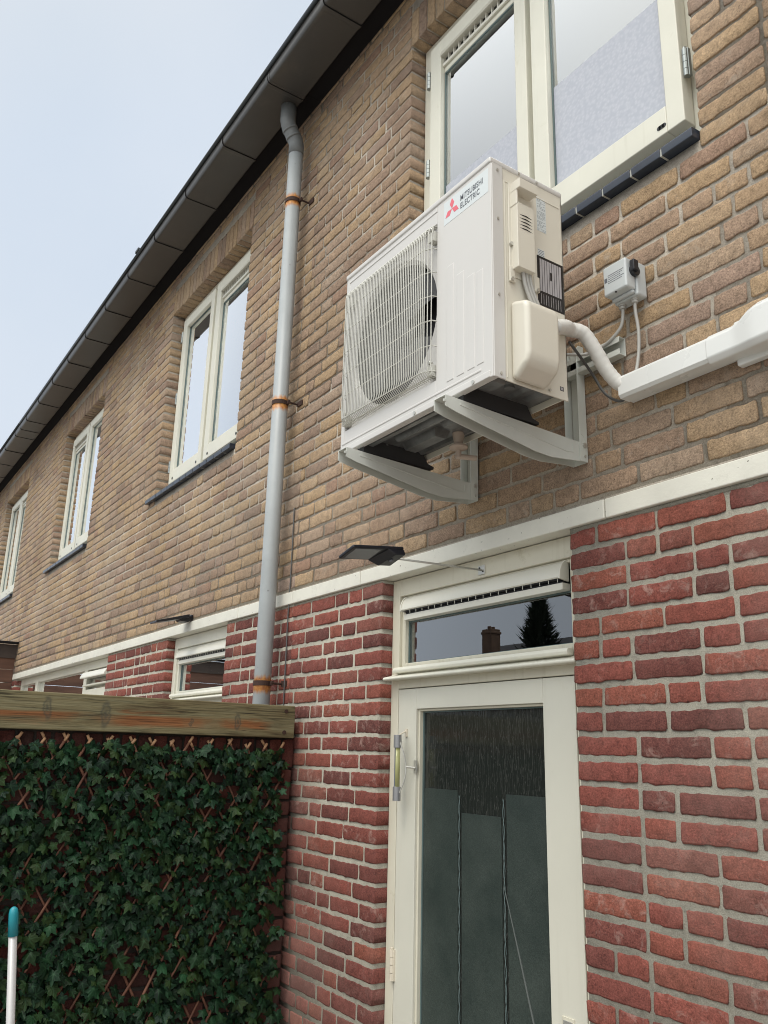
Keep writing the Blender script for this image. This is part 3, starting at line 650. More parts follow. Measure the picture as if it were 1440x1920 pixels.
# corner wrap on the service side, back strips and embossed ridges
m.box(AX1 - .003, AX1 + .0025, YF + .003, YF + .043, AZ0, AZ1 - .012)
for a, b, zt_ in ((-1.683, -1.652, 3.123), (-1.639, -1.606, 3.075), (-1.593, -1.561, 3.045), (-1.553, -1.525, 3.04)): m.box(a, b, YF - .0016, YF + .004, 2.760, zt_)
m.box(AX0 + .02, -1.735, YF - .002, YF + .004, 3.336, 3.344); m.box(-1.739, -1.731, YF - .002, YF + .004, 3.336, 3.3515)
m.box(AX0 + .01, -1.535, YF - .002, YF + .004, 2.738, 2.746); m.box(AX0 + .005, -1.50, YF - .0035, YF + .004, 2.708, 2.727)
front = m.build('front_panel', ['ac', 'darkin'], ac, bevel=.0022)
m = MB(); m.box(AX0, AX0 + .004, YF + .02, AY1, AZ0, AZ1); m.box(AX1 - .004, AX1, YF + .044, AY1, AZ0, AZ1); m.box(AX0, AX1, AY1 - .004, AY1, AZ0 + .01, AZ1)
m.box(AX1 - .001, AX1 + .0016, -.437, -.433, AZ0 + .008, 3.320); m.box(AX1 - .001, AX1 + .0016, -.4325, AY1 - .01, 3.316, 3.320)
sidep = m.build('side_panel', 'acbounce', ac, bevel=.001)
m = MB(); m.box(AX0 - .003, AX1 + .003, YF - .004, AY1 + .002, AZ1 - .016, AZ1 + .004); m.build('top_cover', 'ac', ac, bevel=.006, segs=3)
m = MB(); m.box(AX0 + .006, AX1 - .006, YR + .075, AY1 - .01, AZ0 + .045, AZ1 - .01); m.build('coil', 'fin', ac)
# fan
m = MB(); m.disc((cx, -.432, cz), (0, 1, 0), .055, .03, 24)
for k in range(3):
    vs = []; a0 = k * 2 * math.pi / 3 + .5
    for i in range(7):
        r = .05 + .165 * i / 6
        for j in range(9):
            a = a0 + (j / 8) * (1.25 + .25 * i / 6) - .25 * i / 6; vs.append((cx + math.cos(a) * r, -.446 + .026 * j / 8 + .004 * i / 6, cz + math.sin(a) * r))
    m.add(vs, [(i * 9 + j, i * 9 + j + 1, (i + 1) * 9 + j + 1, (i + 1) * 9 + j) for i in range(6) for j in range(8)])
m.build('fan', 'fan', ac, smooth=True)
# wire guard
m = MB(); gx0, gx1, gz0_, gz1_ = -2.222, -1.736, 2.799, 3.288; yo = -.513
n = 54
for i in range(n + 1):
    x = gx0 + (gx1 - gx0) * i / n; ed = min(i, n - i); y_ = yo + (0, .0) [0] + (.012 if ed == 0 else .005 if ed == 1 else 0)
    m.tube([(x, -.480, gz1_), (x, -.497, gz1_ - .002), (x, y_ + .004, gz1_ - .014), (x, y_, gz1_ - .03), (x, y_, gz0_ + .03), (x, y_ + .004, gz0_ + .014), (x, -.497, gz0_ + .002), (x, -.480, gz0_)], .0016, 6, False)
for z_ in [2.815 + .0795 * k for k in range(6)]:
    m.tube([(gx0 - .002, -.478, z_), (gx0 + .004, -.492, z_), (gx0 + .018, yo + .0025, z_), (gx1 - .036, yo + .0025, z_), (gx1 - .004, -.496, z_), (gx1 + .002, -.478, z_)], .0019, 5, False)
for z_ in (gz0_ + .003, gz1_ - .003): m.tube([(gx0, -.492, z_), (gx1, -.492, z_)], .0019, 5, False)
m.build('fan_guard', 'wire', ac, smooth=True)
for (x, z_) in ((gx1 - .008, gz1_ - .028), (gx0 + .012, gz1_ - .03), (gx1 - .01, gz0_ + .025), (gx0 + .012, gz0_ + .022)):
    m = MB(); m.box(x - .016, x + .008, -.496, -.474, z_ - .022, z_ + .012); m.cur = 1; m.disc((x - .002, -.500, z_ + .018), (0, 1, 0), .006, .012, 10)
    m.build('guard_clip', ['wire', 'steel'], ac, bevel=.005)
# base pan
m = MB(); zb = 2.738; m.box(AX0 + .004, AX1 - .004, YF + .006, AY1 - .003, zb, zb + .003)
def boss(x0, x1, y0, y1, h, t_=.01):
    m.add([(x0, y0, zb), (x1, y0, zb), (x1, y1, zb), (x0, y1, zb), (x0 + t_, y0 + t_, zb - h), (x1 - t_, y0 + t_, zb - h), (x1 - t_, y1 - t_, zb - h), (x0 + t_, y1 - t_, zb - h)], [(0, 1, 5, 4), (1, 2, 6, 5), (2, 3, 7, 6), (3, 0, 4, 7), (4, 5, 6, 7)])
for b in ((-2.18, -1.72, -.46, -.425, .024), (-2.06, -1.80, -.405, -.375, .020), (-2.1, -1.92, -.345, -.285, .024), (-1.88, -1.78, -.36, -.30, .018), (-1.60, -1.52, -.46, -.40, .02), (-1.62, -1.50, -.33, -.30, .01), (-1.60, -1.52, -.28, -.235, .012), (-2.2, -1.75, -.255, -.228, .008)): boss(*b)
m.box(-2.10, -2.03, -.478, -.470, zb - .006, zb); m.disc((-1.56, -.365, zb - .008), (0, 0, 1), .014, .008); m.disc((-2.14, -.38, zb - .006), (0, 0, 1), .012, .006)
m.build('base_pan', 'galv', ac)
# screws
for (x, y, z_) in ((AX1, -.463, 3.340), (AX1, -.463, 3.184), (AX1, -.460, 2.722), (AX1, -.382, 3.364), (AX1, -.313, 3.364), (AX1, -.285, 2.722), (AX1, -.463, 2.95)): m = MB(); m.disc((x + .001, y, z_), (1, 0, 0), .0042, .004, 10); m.build('screw', 'steel', ac)
for (x, z_) in ((-1.828, 2.717), (-1.565, 2.717)): m = MB(); m.disc((x, YF - .006, z_), (0, 1, 0), .006, .006, 10); m.build('screw', 'steel', ac)
# handle and terminal cover
def xp(p, x): return (x, p[0], p[1])
m = MB(); m.box(AX1, AX1 + .004, -.424, -.330, 3.022, 3.316)
m.box(AX1 + .002, AX1 + .030, -.416, -.352, 3.040, 3.243)
m.box(AX1 + .002, AX1 + .044, -.419, -.350, 3.281, 3.311)
m.box(AX1 + .002, AX1 + .010, -.416, -.340, 3.236, 3.285)
for y_ in (-.416, -.326): m.box(AX1 + .001, AX1 + .008, y_ - .010, y_ + .010, 3.003, 3.05)
m.box(AX1 + .001, AX1 + .030, -.418, -.411, 3.236, 3.285)
tcv = m.build('terminal_cover', 'acbounce', ac, bevel=.007, segs=3)
m = MB()
for k in range(5): m.tube([(AX1 + .0306 - .0012 * abs(j - 2) , -.409 + .0125 * j, 3.206 - k * .0105 - .0008 * abs(j - 2)) for j in range(5)], .0018, 5)
m.build('vent_slots', 'black', tcv)
for (y_, z_) in ((-.420, 3.118), (-.419, 3.010), (-.324, 3.008)): m = MB(); m.disc((AX1 + .004, y_, z_), (1, 0, 0), .0055, .008, 10); m.build('screw', 'steel', tcv)
# valve cover: bulging box that falls back at the bottom
m = MB(); m.prism([(AX1, 2.945), (AX1 + .062, 2.925), (AX1 + .068, 2.90), (AX1 + .068, 2.775), (AX1 + .060, 2.745), (AX1 + .02, 2.716), (AX1, 2.712)], lambda p, y: (p[0], y, p[1]), -.424, -.304)
m.build('valve_cover', 'acbounce', ac, bevel=.018, segs=4)
m = MB()
for k in range(3): m = MB(); m.tube(catmull([(AX1 + .012, -.385 + k * .012, 3.06), (AX1 + .013, -.375 + k * .012, 3.0), (AX1 + .02, -.350 + k * .013, 2.93)], 5), .0055, 8); m.build('cable', 'cable', ac, smooth=True)
# stickers
m = MB(); X_ = AX1 + .0006; m.box(AX1 - .001, X_, -.313, -.277, 3.210, 3.322)
m.cur = 1; r2 = random.Random(3)
for i in range(26):
    z_ = 3.316 - i * .0041
    if i in (9, 17): continue
    y_ = -.311
    while y_ < -.281:
        w_ = r2.uniform(.002, .008)
        if r2.random() < .7: m.box(X_ - .0002, X_ + .0002, y_, min(y_ + w_, -.279), z_ - .0009, z_ + .0005)
        y_ += w_ + .001
m.build('rating_sticker', ['sticker', 'softtext'], ac)
m = MB(); m.box(AX1 - .001, X_, -.313, -.287, 3.1285, 3.150); m.cur = 1
for i in range(4): m.box(X_ - .0002, X_ + .0002, -.311, -.289, 3.146 - i * .005, 3.1475 - i * .005)
m.build('notice_sticker', ['sticker', 'greytext'], ac)
m = MB(); m.box(AX1 - .001, X_, -.317, -.216, 2.972, 3.128); m.cur = 1
for i in range(9): m.box(X_ - .0002, X_ + .0002, -.307 + i * .0094, -.2995 + i * .0094, 3.018, 3.120)
for i in range(9): m.box(X_ - .0002, X_ + .0002, -.305 + i * .0094, -.3045 + i * .0094 + .001, 2.978, 3.010)
m.cur = 0; m.box(X_, X_ + .0004, -.268, -.260, 3.062, 3.088)
m.build('black_sticker', ['black', 'stickergrey'], ac)
m = MB(); m.box(AX1 - .001, X_, -.244, -.230, 2.733, 2.745); m.cur = 1; m.box(X_ - .0002, X_ + .0002, -.242, -.232, 2.735, 2.743); m.build('small_sticker', ['black', 'stickergrey'], ac)
# brand badge, as printed on the front
m = MB(); m.box(-1.698, -1.500, YF - .0006, YF + .001, 3.268, 3.345); m.build('logo_sticker', 'sticker', ac)
m = MB()
def rhomb(cx_, cz_, ang, s=.0205):
    a = math.radians(ang); d = Vector((math.cos(a), math.sin(a))); p = Vector((-d.y, d.x)) * s * .5
    pts = [Vector((cx_, cz_)), Vector((cx_, cz_)) + d * s * .866 + p, Vector((cx_, cz_)) + d * s * 1.73, Vector((cx_, cz_)) + d * s * .866 - p]
    m.prism([(q.x, q.y) for q in pts], lambda q, y: (q[0], y, q[1]), YF - .0011, YF - .0004)
for a in (90, 210, 330): rhomb(-1.660, 3.307, a)
m.build('logo_diamonds', 'redlogo', ac)
def text(body, x, z, size, y, mat, parent, name, sx=1.0, rot=None):
    c = bpy.data.curves.new(name, 'FONT'); c.body = body; c.size = size; c.extrude = .0002; c.offset = size * .012; c.space_character = 1.06
    o = bpy.data.objects.new(name, c); SC.collection.objects.link(o)
    dg = bpy.context.evaluated_depsgraph_get(); me = bpy.data.meshes.new_from_object(o.evaluated_get(dg)); bpy.data.objects.remove(o)
    me.transform(Matrix.Diagonal((sx, 1, 1, 1)))
    me.transform(Matrix.Translation((x, y, z)) @ (rot or Matrix.Rotation(math.pi / 2, 4, 'X'))); me.materials.clear(); me.materials.append(M[mat])
    n_ = bpy.data.objects.new(name, me); SC.collection.objects.link(n_)
    if parent: n_.parent = parent; n_.matrix_parent_inverse = parent_inv(parent)
    return n_
text('MITSUBISHI', -1.622, 3.309, .0262, YF - .001, 'greytext', ac, 'logo_text', .72)
text('ELECTRIC', -1.622, 3.283, .0262, YF - .001, 'greytext', ac, 'logo_text', .72)
# rubber strips and drain cap
for x in (-1.647, -2.147):
    m = MB(); m.prism([(-.47, 2.690), (-.47, 2.7375), (-.235, 2.7375), (-.215, 2.704), (-.19, 2.698), (-.19, 2.690)], lambda p, q: (q, p[0], p[1]), x - .018, x + .018)
    m.build('rubber_foot', 'rubber', ac)
m = MB(); m.tube([(-1.916, -.255, 2.7375), (-1.916, -.255, 2.694)], [.02, .012], 16); m.tube([(-1.916, -.255, 2.694), (-1.916, -.255, 2.688), (-1.916, -.255, 2.680)], [.030, .030, .012], 24); m.tube([(-1.916, -.255, 2.684), (-1.916, -.255, 2.655)], .009, 12); m.tube([(-1.92, -.262, 2.661), (-1.895, -.20, 2.661)], .0085, 12)
m.build('drain_elbow', 'drainp', ac, smooth=False, bevel=.001)
# ------------------------------------------------------------------ brackets
br = thing('wall_bracket', (-1.88, 0, 2.6), 'pale green-white steel bracket of two arms and a rail carrying the air conditioner', 'bracket')
def uarm(xr):
    xl = xr - .050; th = .0025
    pr = [(-.538, 2.6895), (-.538, 2.657), (-.50, 2.648), (-.215, 2.602), (-.15, 2.5985), (-.02, 2.6125), (-.004, 2.6145), (-.004, 2.672), (-.05, 2.672), (-.30, 2.6805)]
    m = MB(); fn = lambda p, x: (x, p[0], p[1])
    pt = [(p[0], p[1] - .0) for p in pr]
    m.prism(pt, fn, xr - th, xr); m.prism(pt, fn, xl, xl + th)
    m.prism([(-.538, 2.6895), (-.30, 2.6805), (-.05, 2.672), (-.05, 2.6695), (-.30, 2.678), (-.538, 2.687)], fn, xl + th, xr - th)
    # pressed bead on the web, tab at the front
    m.prism([(-.488, 2.676), (-.488, 2.670), (-.09, 2.629), (-.06, 2.632), (-.06, 2.66), (-.064, 2.66), (-.064, 2.636), (-.09, 2.633)], fn, xr - .0005, xr + .0014)
    m.box(xr - .003, xr + .001, -.543, -.536, 2.668, 2.676)
    return m.build('arm', 'bracket', br, bevel=.0008)
for xr in (-1.6207, -2.1225):
    uarm(xr)
    m = MB(); xl = xr - .052
    m.box(xl + .0026, xr - .0001, -.0065, -.0035, 2.612, 2.984); m.prism([(-.0035, 2.612), (-.036, 2.612), (-.036, 2.975), (-.026, 2.988), (-.0035, 2.988)], lambda p, x: (x, p[0], p[1]), xr + .0003, xr + .003)
    m.prism([(-.0035, 2.612), (-.036, 2.612), (-.036, 2.975), (-.026, 2.988), (-.0035, 2.988)], lambda p, x: (x, p[0], p[1]), xl - .0027, xl)
    m.box(xl - .002, xr + .002, -.030, -.0037, 2.604, 2.6118) if False else None
    m.prism([(-.030, 2.70), (-.016, 2.69), (-.012, 2.675), (-.012, 2.645), (-.014, 2.645), (-.014, 2.674), (-.018, 2.688), (-.031, 2.698)], lambda p, x: (x, p[0], p[1]), xr + .0026, xr + .0042)
    up_ = m.build('upright', 'bracket', br, bevel=.0008)
    m = MB(); m.disc((xr + .002, -.018, 2.662), (1, 0, 0), .0075, .007, 6); m.build('bolt', 'steel', up_); m = MB(); m.disc((xr + .002, -.016, 2.629), (1, 0, 0), .004, .004, 10); m.build('bolt', 'steel', up_)
m = MB(); m.box(-2.40, -1.455, -.0065, -.0035, 2.893, 2.950)
for z_ in (2.893, 2.9475): m.box(-2.40, -1.455, -.030, -.0066, z_, z_ + .0025)
m.box(-2.40, -1.455, -.0325, -.0302, 2.8932, 2.911); m.box(-2.40, -1.455, -.0325, -.0302, 2.932, 2.9497)
m.build('rail', 'bracket', br, bevel=.001)
# ------------------------------------------------------------------ insulated line, duct, isolator
m = MB(); pth = catmull([(-1.445, -.305, 2.885), (-1.462, -.245, 2.912), (-1.492, -.195, 2.934), (-1.480, -.155, 2.930), (-1.470, -.12, 2.885), (-1.462, -.085, 2.83), (-1.447, -.055, 2.792), (-1.42, -.04, 2.775)], 9)
rr = [.0205 + (.0009 if i % 3 == 0 else 0) for i in range(len(pth))]
m.tube(pth, rr, 16); tag(m.build('insulated_pipe', 'wrap', smooth=True), 'white taped refrigerant pipe curving from the air conditioner into the wall duct', 'pipe')
dk = thing('pipe_duct', (-1.0, 0, 2.77), 'white plastic pipe trunking running right along the yellow bricks', 'pipe duct')
def dprof(y, z0, z1, c=.012): return [(-.003, z0), (-y + c, z0), (-y, z0 + c), (-y, z1 - c), (-y + c, z1), (-.003, z1)]
fx = lambda p, x: (x, p[0], p[1])
m = MB(); m.box(-1.441, -1.10, -.0195, -.002, 2.7425, 2.806); m.prism([(-.0215, 2.7395), (-.058, 2.7395), (-.066, 2.748), (-.066, 2.797), (-.056, 2.808), (-.0215, 2.808)], fx, -1.440, -1.10)
m.cur = 1; m.prism([(-.01, 2.745), (-.055, 2.747), (-.058, 2.798), (-.01, 2.802)], fx, -1.4405, -1.4395)
m.build('channel', ['duct', 'darkin'], dk, bevel=.004)
secs = [(-1.155, .070, 2.733, 2.813), (-1.085, .0705, 2.733, 2.813), (-1.06, .074, 2.731, 2.818), (-1.03, .084, 2.727, 2.829), (-1.00, .089, 2.725, 2.834), (-.93, .090, 2.725, 2.835)]
m = MB(); rings_ = []
for x, y, a, b in secs: rings_ += [(x, p[0], p[1]) for p in [(-.024, a), (-y + .012, a), (-y, a + .014), (-y, b - .016), (-y + .016, b), (-.024, b)]]
m.add(rings_, [(i * 6 + k, i * 6 + (k + 1) % 6, (i + 1) * 6 + (k + 1) % 6, (i + 1) * 6 + k) for i in range(5) for k in range(6)] + [tuple(range(5, -1, -1)), tuple(range(30, 36))])
m.build('coupling', 'duct', dk, bevel=.004, segs=3)
m = MB(); m.box(-1.10, .9, -.026, -.002, 2.716, 2.838); m.prism(dprof(.087, 2.728, 2.832, .016), fx, -.94, .9); m.build('wide_channel', 'duct', dk, bevel=.005, segs=3)
m = MB(); m.box(-1.104, -1.078, -.0275, -.0255, 2.739, 2.746); m.build('latch_slot', 'darkin', dk)
sw = thing('isolator_switch', (-1.41, 0, 3.1), 'small pale grey switch box with black rotary knob beside the air conditioner', 'switch box')
bx0, bx1 = -1.456, -1.372
m = MB(); m.box(bx0 + .002, bx1 + .004, -.045, -.002, 3.042, 3.150); m.box(bx0, bx1, -.086, -.0455, 3.056, 3.150); m.box(bx0 + .004, bx1 - .002, -.06, -.0455, 3.045, 3.057)
m.build('housing', 'box', sw, bevel=.006, segs=3)
m = MB(); m.tube([(bx1 - .001, -.055, 3.112), (bx1 + .012, -.055, 3.112)], .0175, 20); m.box(bx1 + .004, bx1 + .020, -.074, -.054, 3.104, 3.138); m.build('knob', 'lampblack', sw, bevel=.002)
for x in (-1.437, -1.392):
    m = MB(); m.tube([(x, -.03, 3.044), (x, -.03, 3.036)], .0115, 14); m.tube([(x, -.03, 3.036), (x, -.03, 3.028)], .0095, 14); m.build('gland', 'cable', sw, bevel=.001)
m = MB(); r3 = random.Random(5); yl = -.0863
m.box(bx0 + .006, bx0 + .016, yl - .0002, yl + .001, 3.098, 3.112)
for i in range(5):
    x = bx0 + .019; z_ = 3.117 - i * .0062
    while x < bx1 - (.012 + .006 * (i % 3)):
        w_ = r3.uniform(.0015, .006); m.box(x, x + w_, yl - .0002, yl + .001, z_ - .001, z_ + .001); x += w_ + .0012
m.build('printing', 'greytext', sw)
m = MB(); m.disc((bx0 + .042, -.082, 3.0558), (0, 0, 1), .0035, .002, 10); m.build('drain_hole', 'black', sw)
m = MB(); m.tube(catmull([(-1.437, -.03, 3.032), (-1.437, -.03, 3.01), (-1.445, -.032, 2.975), (-1.475, -.036, 2.950), (-1.51, -.038, 2.938), (-1.56, -.06, 2.925), (-1.60, -.15, 2.915)], 8), .0048, 8)
tag(m.build('cable', 'cable', smooth=True), 'grey cable leaving the left gland of the switch box over the bracket rail', 'cable')
m = MB(); m.tube(catmull([(-1.392, -.03, 3.032), (-1.392, -.03, 3.0), (-1.392, -.022, 2.94), (-1.399, -.02, 2.87), (-1.408, -.03, 2.80)], 8), .0048, 8)
tag(m.build('cable', 'cable', smooth=True), 'grey cable dropping from the right gland of the switch box into the trunking', 'cable')
m = MB(); m.tube(catmull([(-1.50, -.19, 2.90), (-1.515, -.14, 2.885), (-1.535, -.06, 2.85), (-1.515, -.035, 2.79), (-1.465, -.035, 2.748), (-1.43, -.035, 2.75)], 8), .0042, 8)
tag(m.build('cable', 'darkcable', smooth=True), 'dark cable looping under the white insulated pipe into the trunking end', 'cable')

# ------------------------------------------------------------------ solar lamps
lp = thing('solar_lamp', (-2.16, .05, 2.39), 'black solar lamp on a thin steel arm screwed above the near door', 'lamp', 'black solar wall lamps')
m = MB(); m.tube([(-2.165, .046, 2.384), (-2.19, -.312, 2.378)], .0035, 8); m.build('arm', 'steel', lp, smooth=True)
m = MB(); m.box(-2.182, -2.148, .046, .0495, 2.368, 2.400); m.cur = 1; m.disc((-2.174, .043, 2.392), (0, 1, 0), .003, .004, 8); m.disc((-2.156, .043, 2.378), (0, 1, 0), .003, .004, 8); m.build('base_plate', ['steel', 'black'], lp, bevel=.001)
O_ = Vector((-2.205, -.50, 2.349)); A_ = Vector((.072, .010, .026)); B_ = Vector((.0, .188, .022)); Nn = A_.cross(B_).normalized()
def slab(mb, a0, a1, b0, b1, h0, h1):
    P = lambda a, b, h: tuple(O_ + A_ * a + B_ * b + Nn * h)
    mb.add([P(a0, b0, h0), P(a1, b0, h0), P(a1, b1, h0), P(a0, b1, h0), P(a0, b0, h1), P(a1, b0, h1), P(a1, b1, h1), P(a0, b1, h1)], [(0, 3, 2, 1), (4, 5, 6, 7), (0, 1, 5, 4), (1, 2, 6, 5), (2, 3, 7, 6), (3, 0, 4, 7)])
m = MB(); slab(m, 0, 1, 0, 1, 0, .011)
P = lambda a, b, h: tuple(O_ + A_ * a + B_ * b + Nn * h)
m.add([P(-.0, .55, 0), P(1, .68, 0), P(1, 1, 0), P(0, 1, 0), P(-.0, .74, -.020), P(1, .80, -.020), P(1, 1, -.020), P(-.0, 1, -.020)], [(0, 3, 2, 1)[::-1], (4, 5, 6, 7)[::-1], (0, 1, 5, 4)[::-1], (1, 2, 6, 5)[::-1], (2, 3, 7, 6)[::-1], (3, 0, 4, 7)[::-1]])
hd = m.build('head', 'lampblack', lp, bevel=.003)
m = MB(); slab(m, .1, .92, .06, .56, -.0012, .002); m.build('lens', 'lamplens', lp)
m = MB(); c_ = Vector(P(.48, .86, -.020)); m.tube([c_ - Nn * -.002, c_ - Nn * .004, c_ - Nn * .007], [.009, .008, .003], 14); m.build('sensor', 'lamplens', lp, smooth=True)
lq = thing('solar_lamp', (-4.74, 0, 2.5), 'thin black solar lamp on the yellow bricks above the farther door', 'lamp', 'black solar wall lamps')
m = MB(); m.prism([(-.030, 2.524), (-.225, 2.468), (-.225, 2.456), (-.030, 2.504)], fx, -4.80, -4.69); m.build('head', 'lampblack', lq, bevel=.002)
m = MB(); m.prism([(-.09, 2.497), (-.075, 2.482), (-.03, 2.478), (-.012, 2.497), (-.012, 2.515), (-.035, 2.514)], fx, -4.775, -4.705); m.box(-4.77, -4.71, -.0125, -.0012, 2.494, 2.525); m.build('mount', 'lampblack', lq, bevel=.002)

# ------------------------------------------------------------------ thermometer on the door frame
th = thing('door_thermometer', (-2.585, .0, 1.6), 'slim glass tube thermometer with grey end caps beside the door glass', 'thermometer')
m = MB(); m.tube([(-2.588, .004, 1.651), (-2.588, .004, 1.795)], .0105, 14); 
t = NT('yellowish_tube'); t_m = t.pbr((.36, .36, .16), .12); M['tube'] = t_m; m.build('tube', 'tube', th, smooth=True)
m = MB(); m.tube([(-2.588, .004, 1.655), (-2.588, .004, 1.79)], .0035, 8); m.v = [(a, b - .0085, c) for a, b, c in m.v]; m.build('scale', 'greytext', th)
for z0_, z1_ in ((1.790, 1.835), (1.608, 1.656)):
    m = MB(); m.tube([(-2.588, .004, z0_), (-2.588, .004, z1_)], .0145, 16); m.build('end_cap', plain('grey_cap', (.30, .30, .31), .35, .5), th, smooth=False, bevel=.001)
m = MB(); m.tube(catmull([(-2.576, .006, 1.812), (-2.560, .012, 1.77), (-2.553, .018, 1.725), (-2.556, .014, 1.68), (-2.574, .006, 1.635)], 6), .0022, 6); m.tube([(-2.553, .018, 1.725), (-2.535, .046, 1.722)], .004, 8); m.box(-2.545, -2.528, .046, .0495, 1.705, 1.748)
m.build('holder', 'steel', th)
m = MB(); m.box(-2.602, -2.590, .044, .0495, 1.83, 1.858); m.tube([(-2.594, .044, 1.85), (-2.590, .012, 1.835)], .0025, 6); m.build('hook', 'hingecream', th)

# ------------------------------------------------------------------ garden partition, beam, ivy
XI = -3.36
def garden(v):   # u -> -y, depth -> -x, face towards +x
    o = np.empty_like(v); o[:, 0] = XI - v[:, 1]; o[:, 1] = v[:, 0]; o[:, 2] = v[:, 2]; return o
B = Bricks(); u = -2.6
while u < -.03:
    B.brick(u, u + .052, 1.70, 1.815, .02, 1); u += .0635
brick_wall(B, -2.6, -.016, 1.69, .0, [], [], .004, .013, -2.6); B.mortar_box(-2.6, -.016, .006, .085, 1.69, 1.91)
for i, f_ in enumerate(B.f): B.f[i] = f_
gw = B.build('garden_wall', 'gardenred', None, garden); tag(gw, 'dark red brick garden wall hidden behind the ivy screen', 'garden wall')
m = MB(); m.box(XI + .002, XI + .040, -2.6, -.030, 1.822, 1.957); bm_ = thing('wooden_beam', (XI, -1.3, 1.82), 'weathered greenish plank with rusty streaks along the top of the ivy screen', 'wooden beam')
m.build('plank', 'beam', bm_, bevel=.004)
for (y, z_) in ((-.075, 1.933), (-.080, 1.845), (-1.9, 1.93)): m = MB(); m.disc((XI + .038, y, z_), (1, 0, 0), .009, .005, 10); m.build('screw', 'rust', bm_)
# ivy screen
iv = thing('ivy_screen', (XI, -1.3, .2), 'artificial ivy leaves woven on a crossed willow lattice under the plank', 'ivy screen')
ri = random.Random(11); m = MB(); mt = MB(); tn = math.tan(math.radians(60))
y_ = -3.6
while y_ < 1.2:
    for sg in (-1, 1):
        off = .012 if sg > 0 else .020; xx = XI + off
        # line through (y_, 1.79) going down with slope sg
        ztop = 1.79 + ri.uniform(-.012, .012); a = Vector((xx, y_, ztop)); zl = .15; b = Vector((xx, y_ + sg * (ztop - zl) / tn, zl))
        # clip to the screen width
        def at(z__): k = (ztop - z__) / (ztop - zl); return a.lerp(b, k)
        zs_ = [ztop - (ztop - zl) * k / 14 for k in range(15)]; seg = [at(q) + Vector((ri.uniform(-.003, .003), ri.uniform(-.006, .006), 0)) for q in zs_]
        seg = [q for q in seg if -2.55 < q.y < -.045]
        if len(seg) > 1:
            m.tube(seg, ri.uniform(.0038, .0056), 6)
            if abs(seg[0].z - ztop) < .01:
                d_ = (seg[0] - seg[1]).normalized(); m.cur = 1; m.tube([seg[0] - d_ * .012, seg[0] + d_ * .016], .0058, 6); m.cur = 0
    y_ += .082
m.build('lattice', ['willow', 'willowtip'], iv, smooth=True)
LEAF = []
for th_, r_ in ((0, 1.0), (10, .80), (17, .70), (27, .56), (38, .66), (49, .74), (60, .90), (70, .66), (84, .56), (97, .52), (108, .60), (120, .70), (131, .62), (146, .46), (162, .38), (176, .22)):
    LEAF.append((math.sin(math.radians(th_)) * r_ * .92, -math.cos(math.radians(th_)) * r_))
LEAF = LEAF + [(-a, b) for a, b in LEAF[-1:0:-1]]
vs, fs, cs = [], [], []
def leaf(c, size, tip, nrm, tone):
    n_ = nrm.normalized(); t_ = (tip - n_ * tip.dot(n_)).normalized(); s_ = t_.cross(n_)
    o = len(vs); curl = ri.uniform(-.1, .6); fold = ri.uniform(.0, .8)
    hue = ri.random(); vs.append(tuple(c)); cs.append((tone, 0, hue, 1)); k = len(LEAF); sx_ = ri.uniform(.85, 1.15); tw = ri.uniform(-.3, .3)
    for q in (.5, 1.0):
        for i_, (a, b) in enumerate(LEAF):
            jt = 1 if q < 1 else ri.uniform(.93, 1.07); a2, b2 = a * q * sx_ * jt, -b * q * jt
            h = -fold * abs(a2) * .7 - curl * (b2 * b2 + a2 * a2) * .8 + tw * a2 * b2 + .05 * math.sin(i_ * 2.1) * q
            vs.append(tuple(c + (s_ * a2 + t_ * b2 + n_ * h) * size)); cs.append((tone, q * abs(math.sin(i_ * 1.57 / 6 * 2)) * .5 + .1, hue, 1))
    for i_ in range(k):
        j_ = (i_ + 1) % k; fs.append((o, o + 1 + i_, o + 1 + j_)); fs.append((o + 1 + i_, o + 1 + k + i_, o + 1 + k + j_, o + 1 + j_))
def put(y, z_, x):
    nr = Vector((1, ri.uniform(-.9, .8), ri.uniform(-.5, 1.3))); tp = Vector((ri.uniform(-.1, .5), ri.uniform(-.9, .9), -1))
    leaf(Vector((x, y, z_)), ri.choice((ri.uniform(.016, .026), ri.uniform(.024, .036), ri.uniform(.032, .044))), tp, nr, min(1, max(0, ri.gauss(.45, .25))))
for i in range(8800):
    y = ri.uniform(-2.5, -.075); z_ = ri.uniform(.2, 1.77)
    if noise.noise(Vector((y * 5, z_ * 5, 3.3))) < -.28 and ri.random() < .8: continue
    put(y, z_, XI + ri.uniform(.016, .058))
for i in range(170):
    put(ri.uniform(-2.5, -.05), ri.uniform(1.70, 1.785), XI + ri.uniform(.02, .06))
for i in range(14): put(-.055 + ri.uniform(-.02, .012), ri.uniform(.4, 1.75), XI + ri.uniform(.03, .07))
me = bpy.data.meshes.new('ivy_leaves'); me.from_pydata(vs, [], fs); me.update(); me.materials.append(M['leaf']); me.polygons.foreach_set('use_smooth', [True] * len(fs))
ca = me.color_attributes.new('leaf', 'FLOAT_COLOR', 'POINT'); ca.data.foreach_set('color', np.array(cs, dtype=np.float32).ravel())
o = bpy.data.objects.new('ivy_leaves', me); SC.collection.objects.link(o); o.parent = iv; o.matrix_parent_inverse = parent_inv(iv)

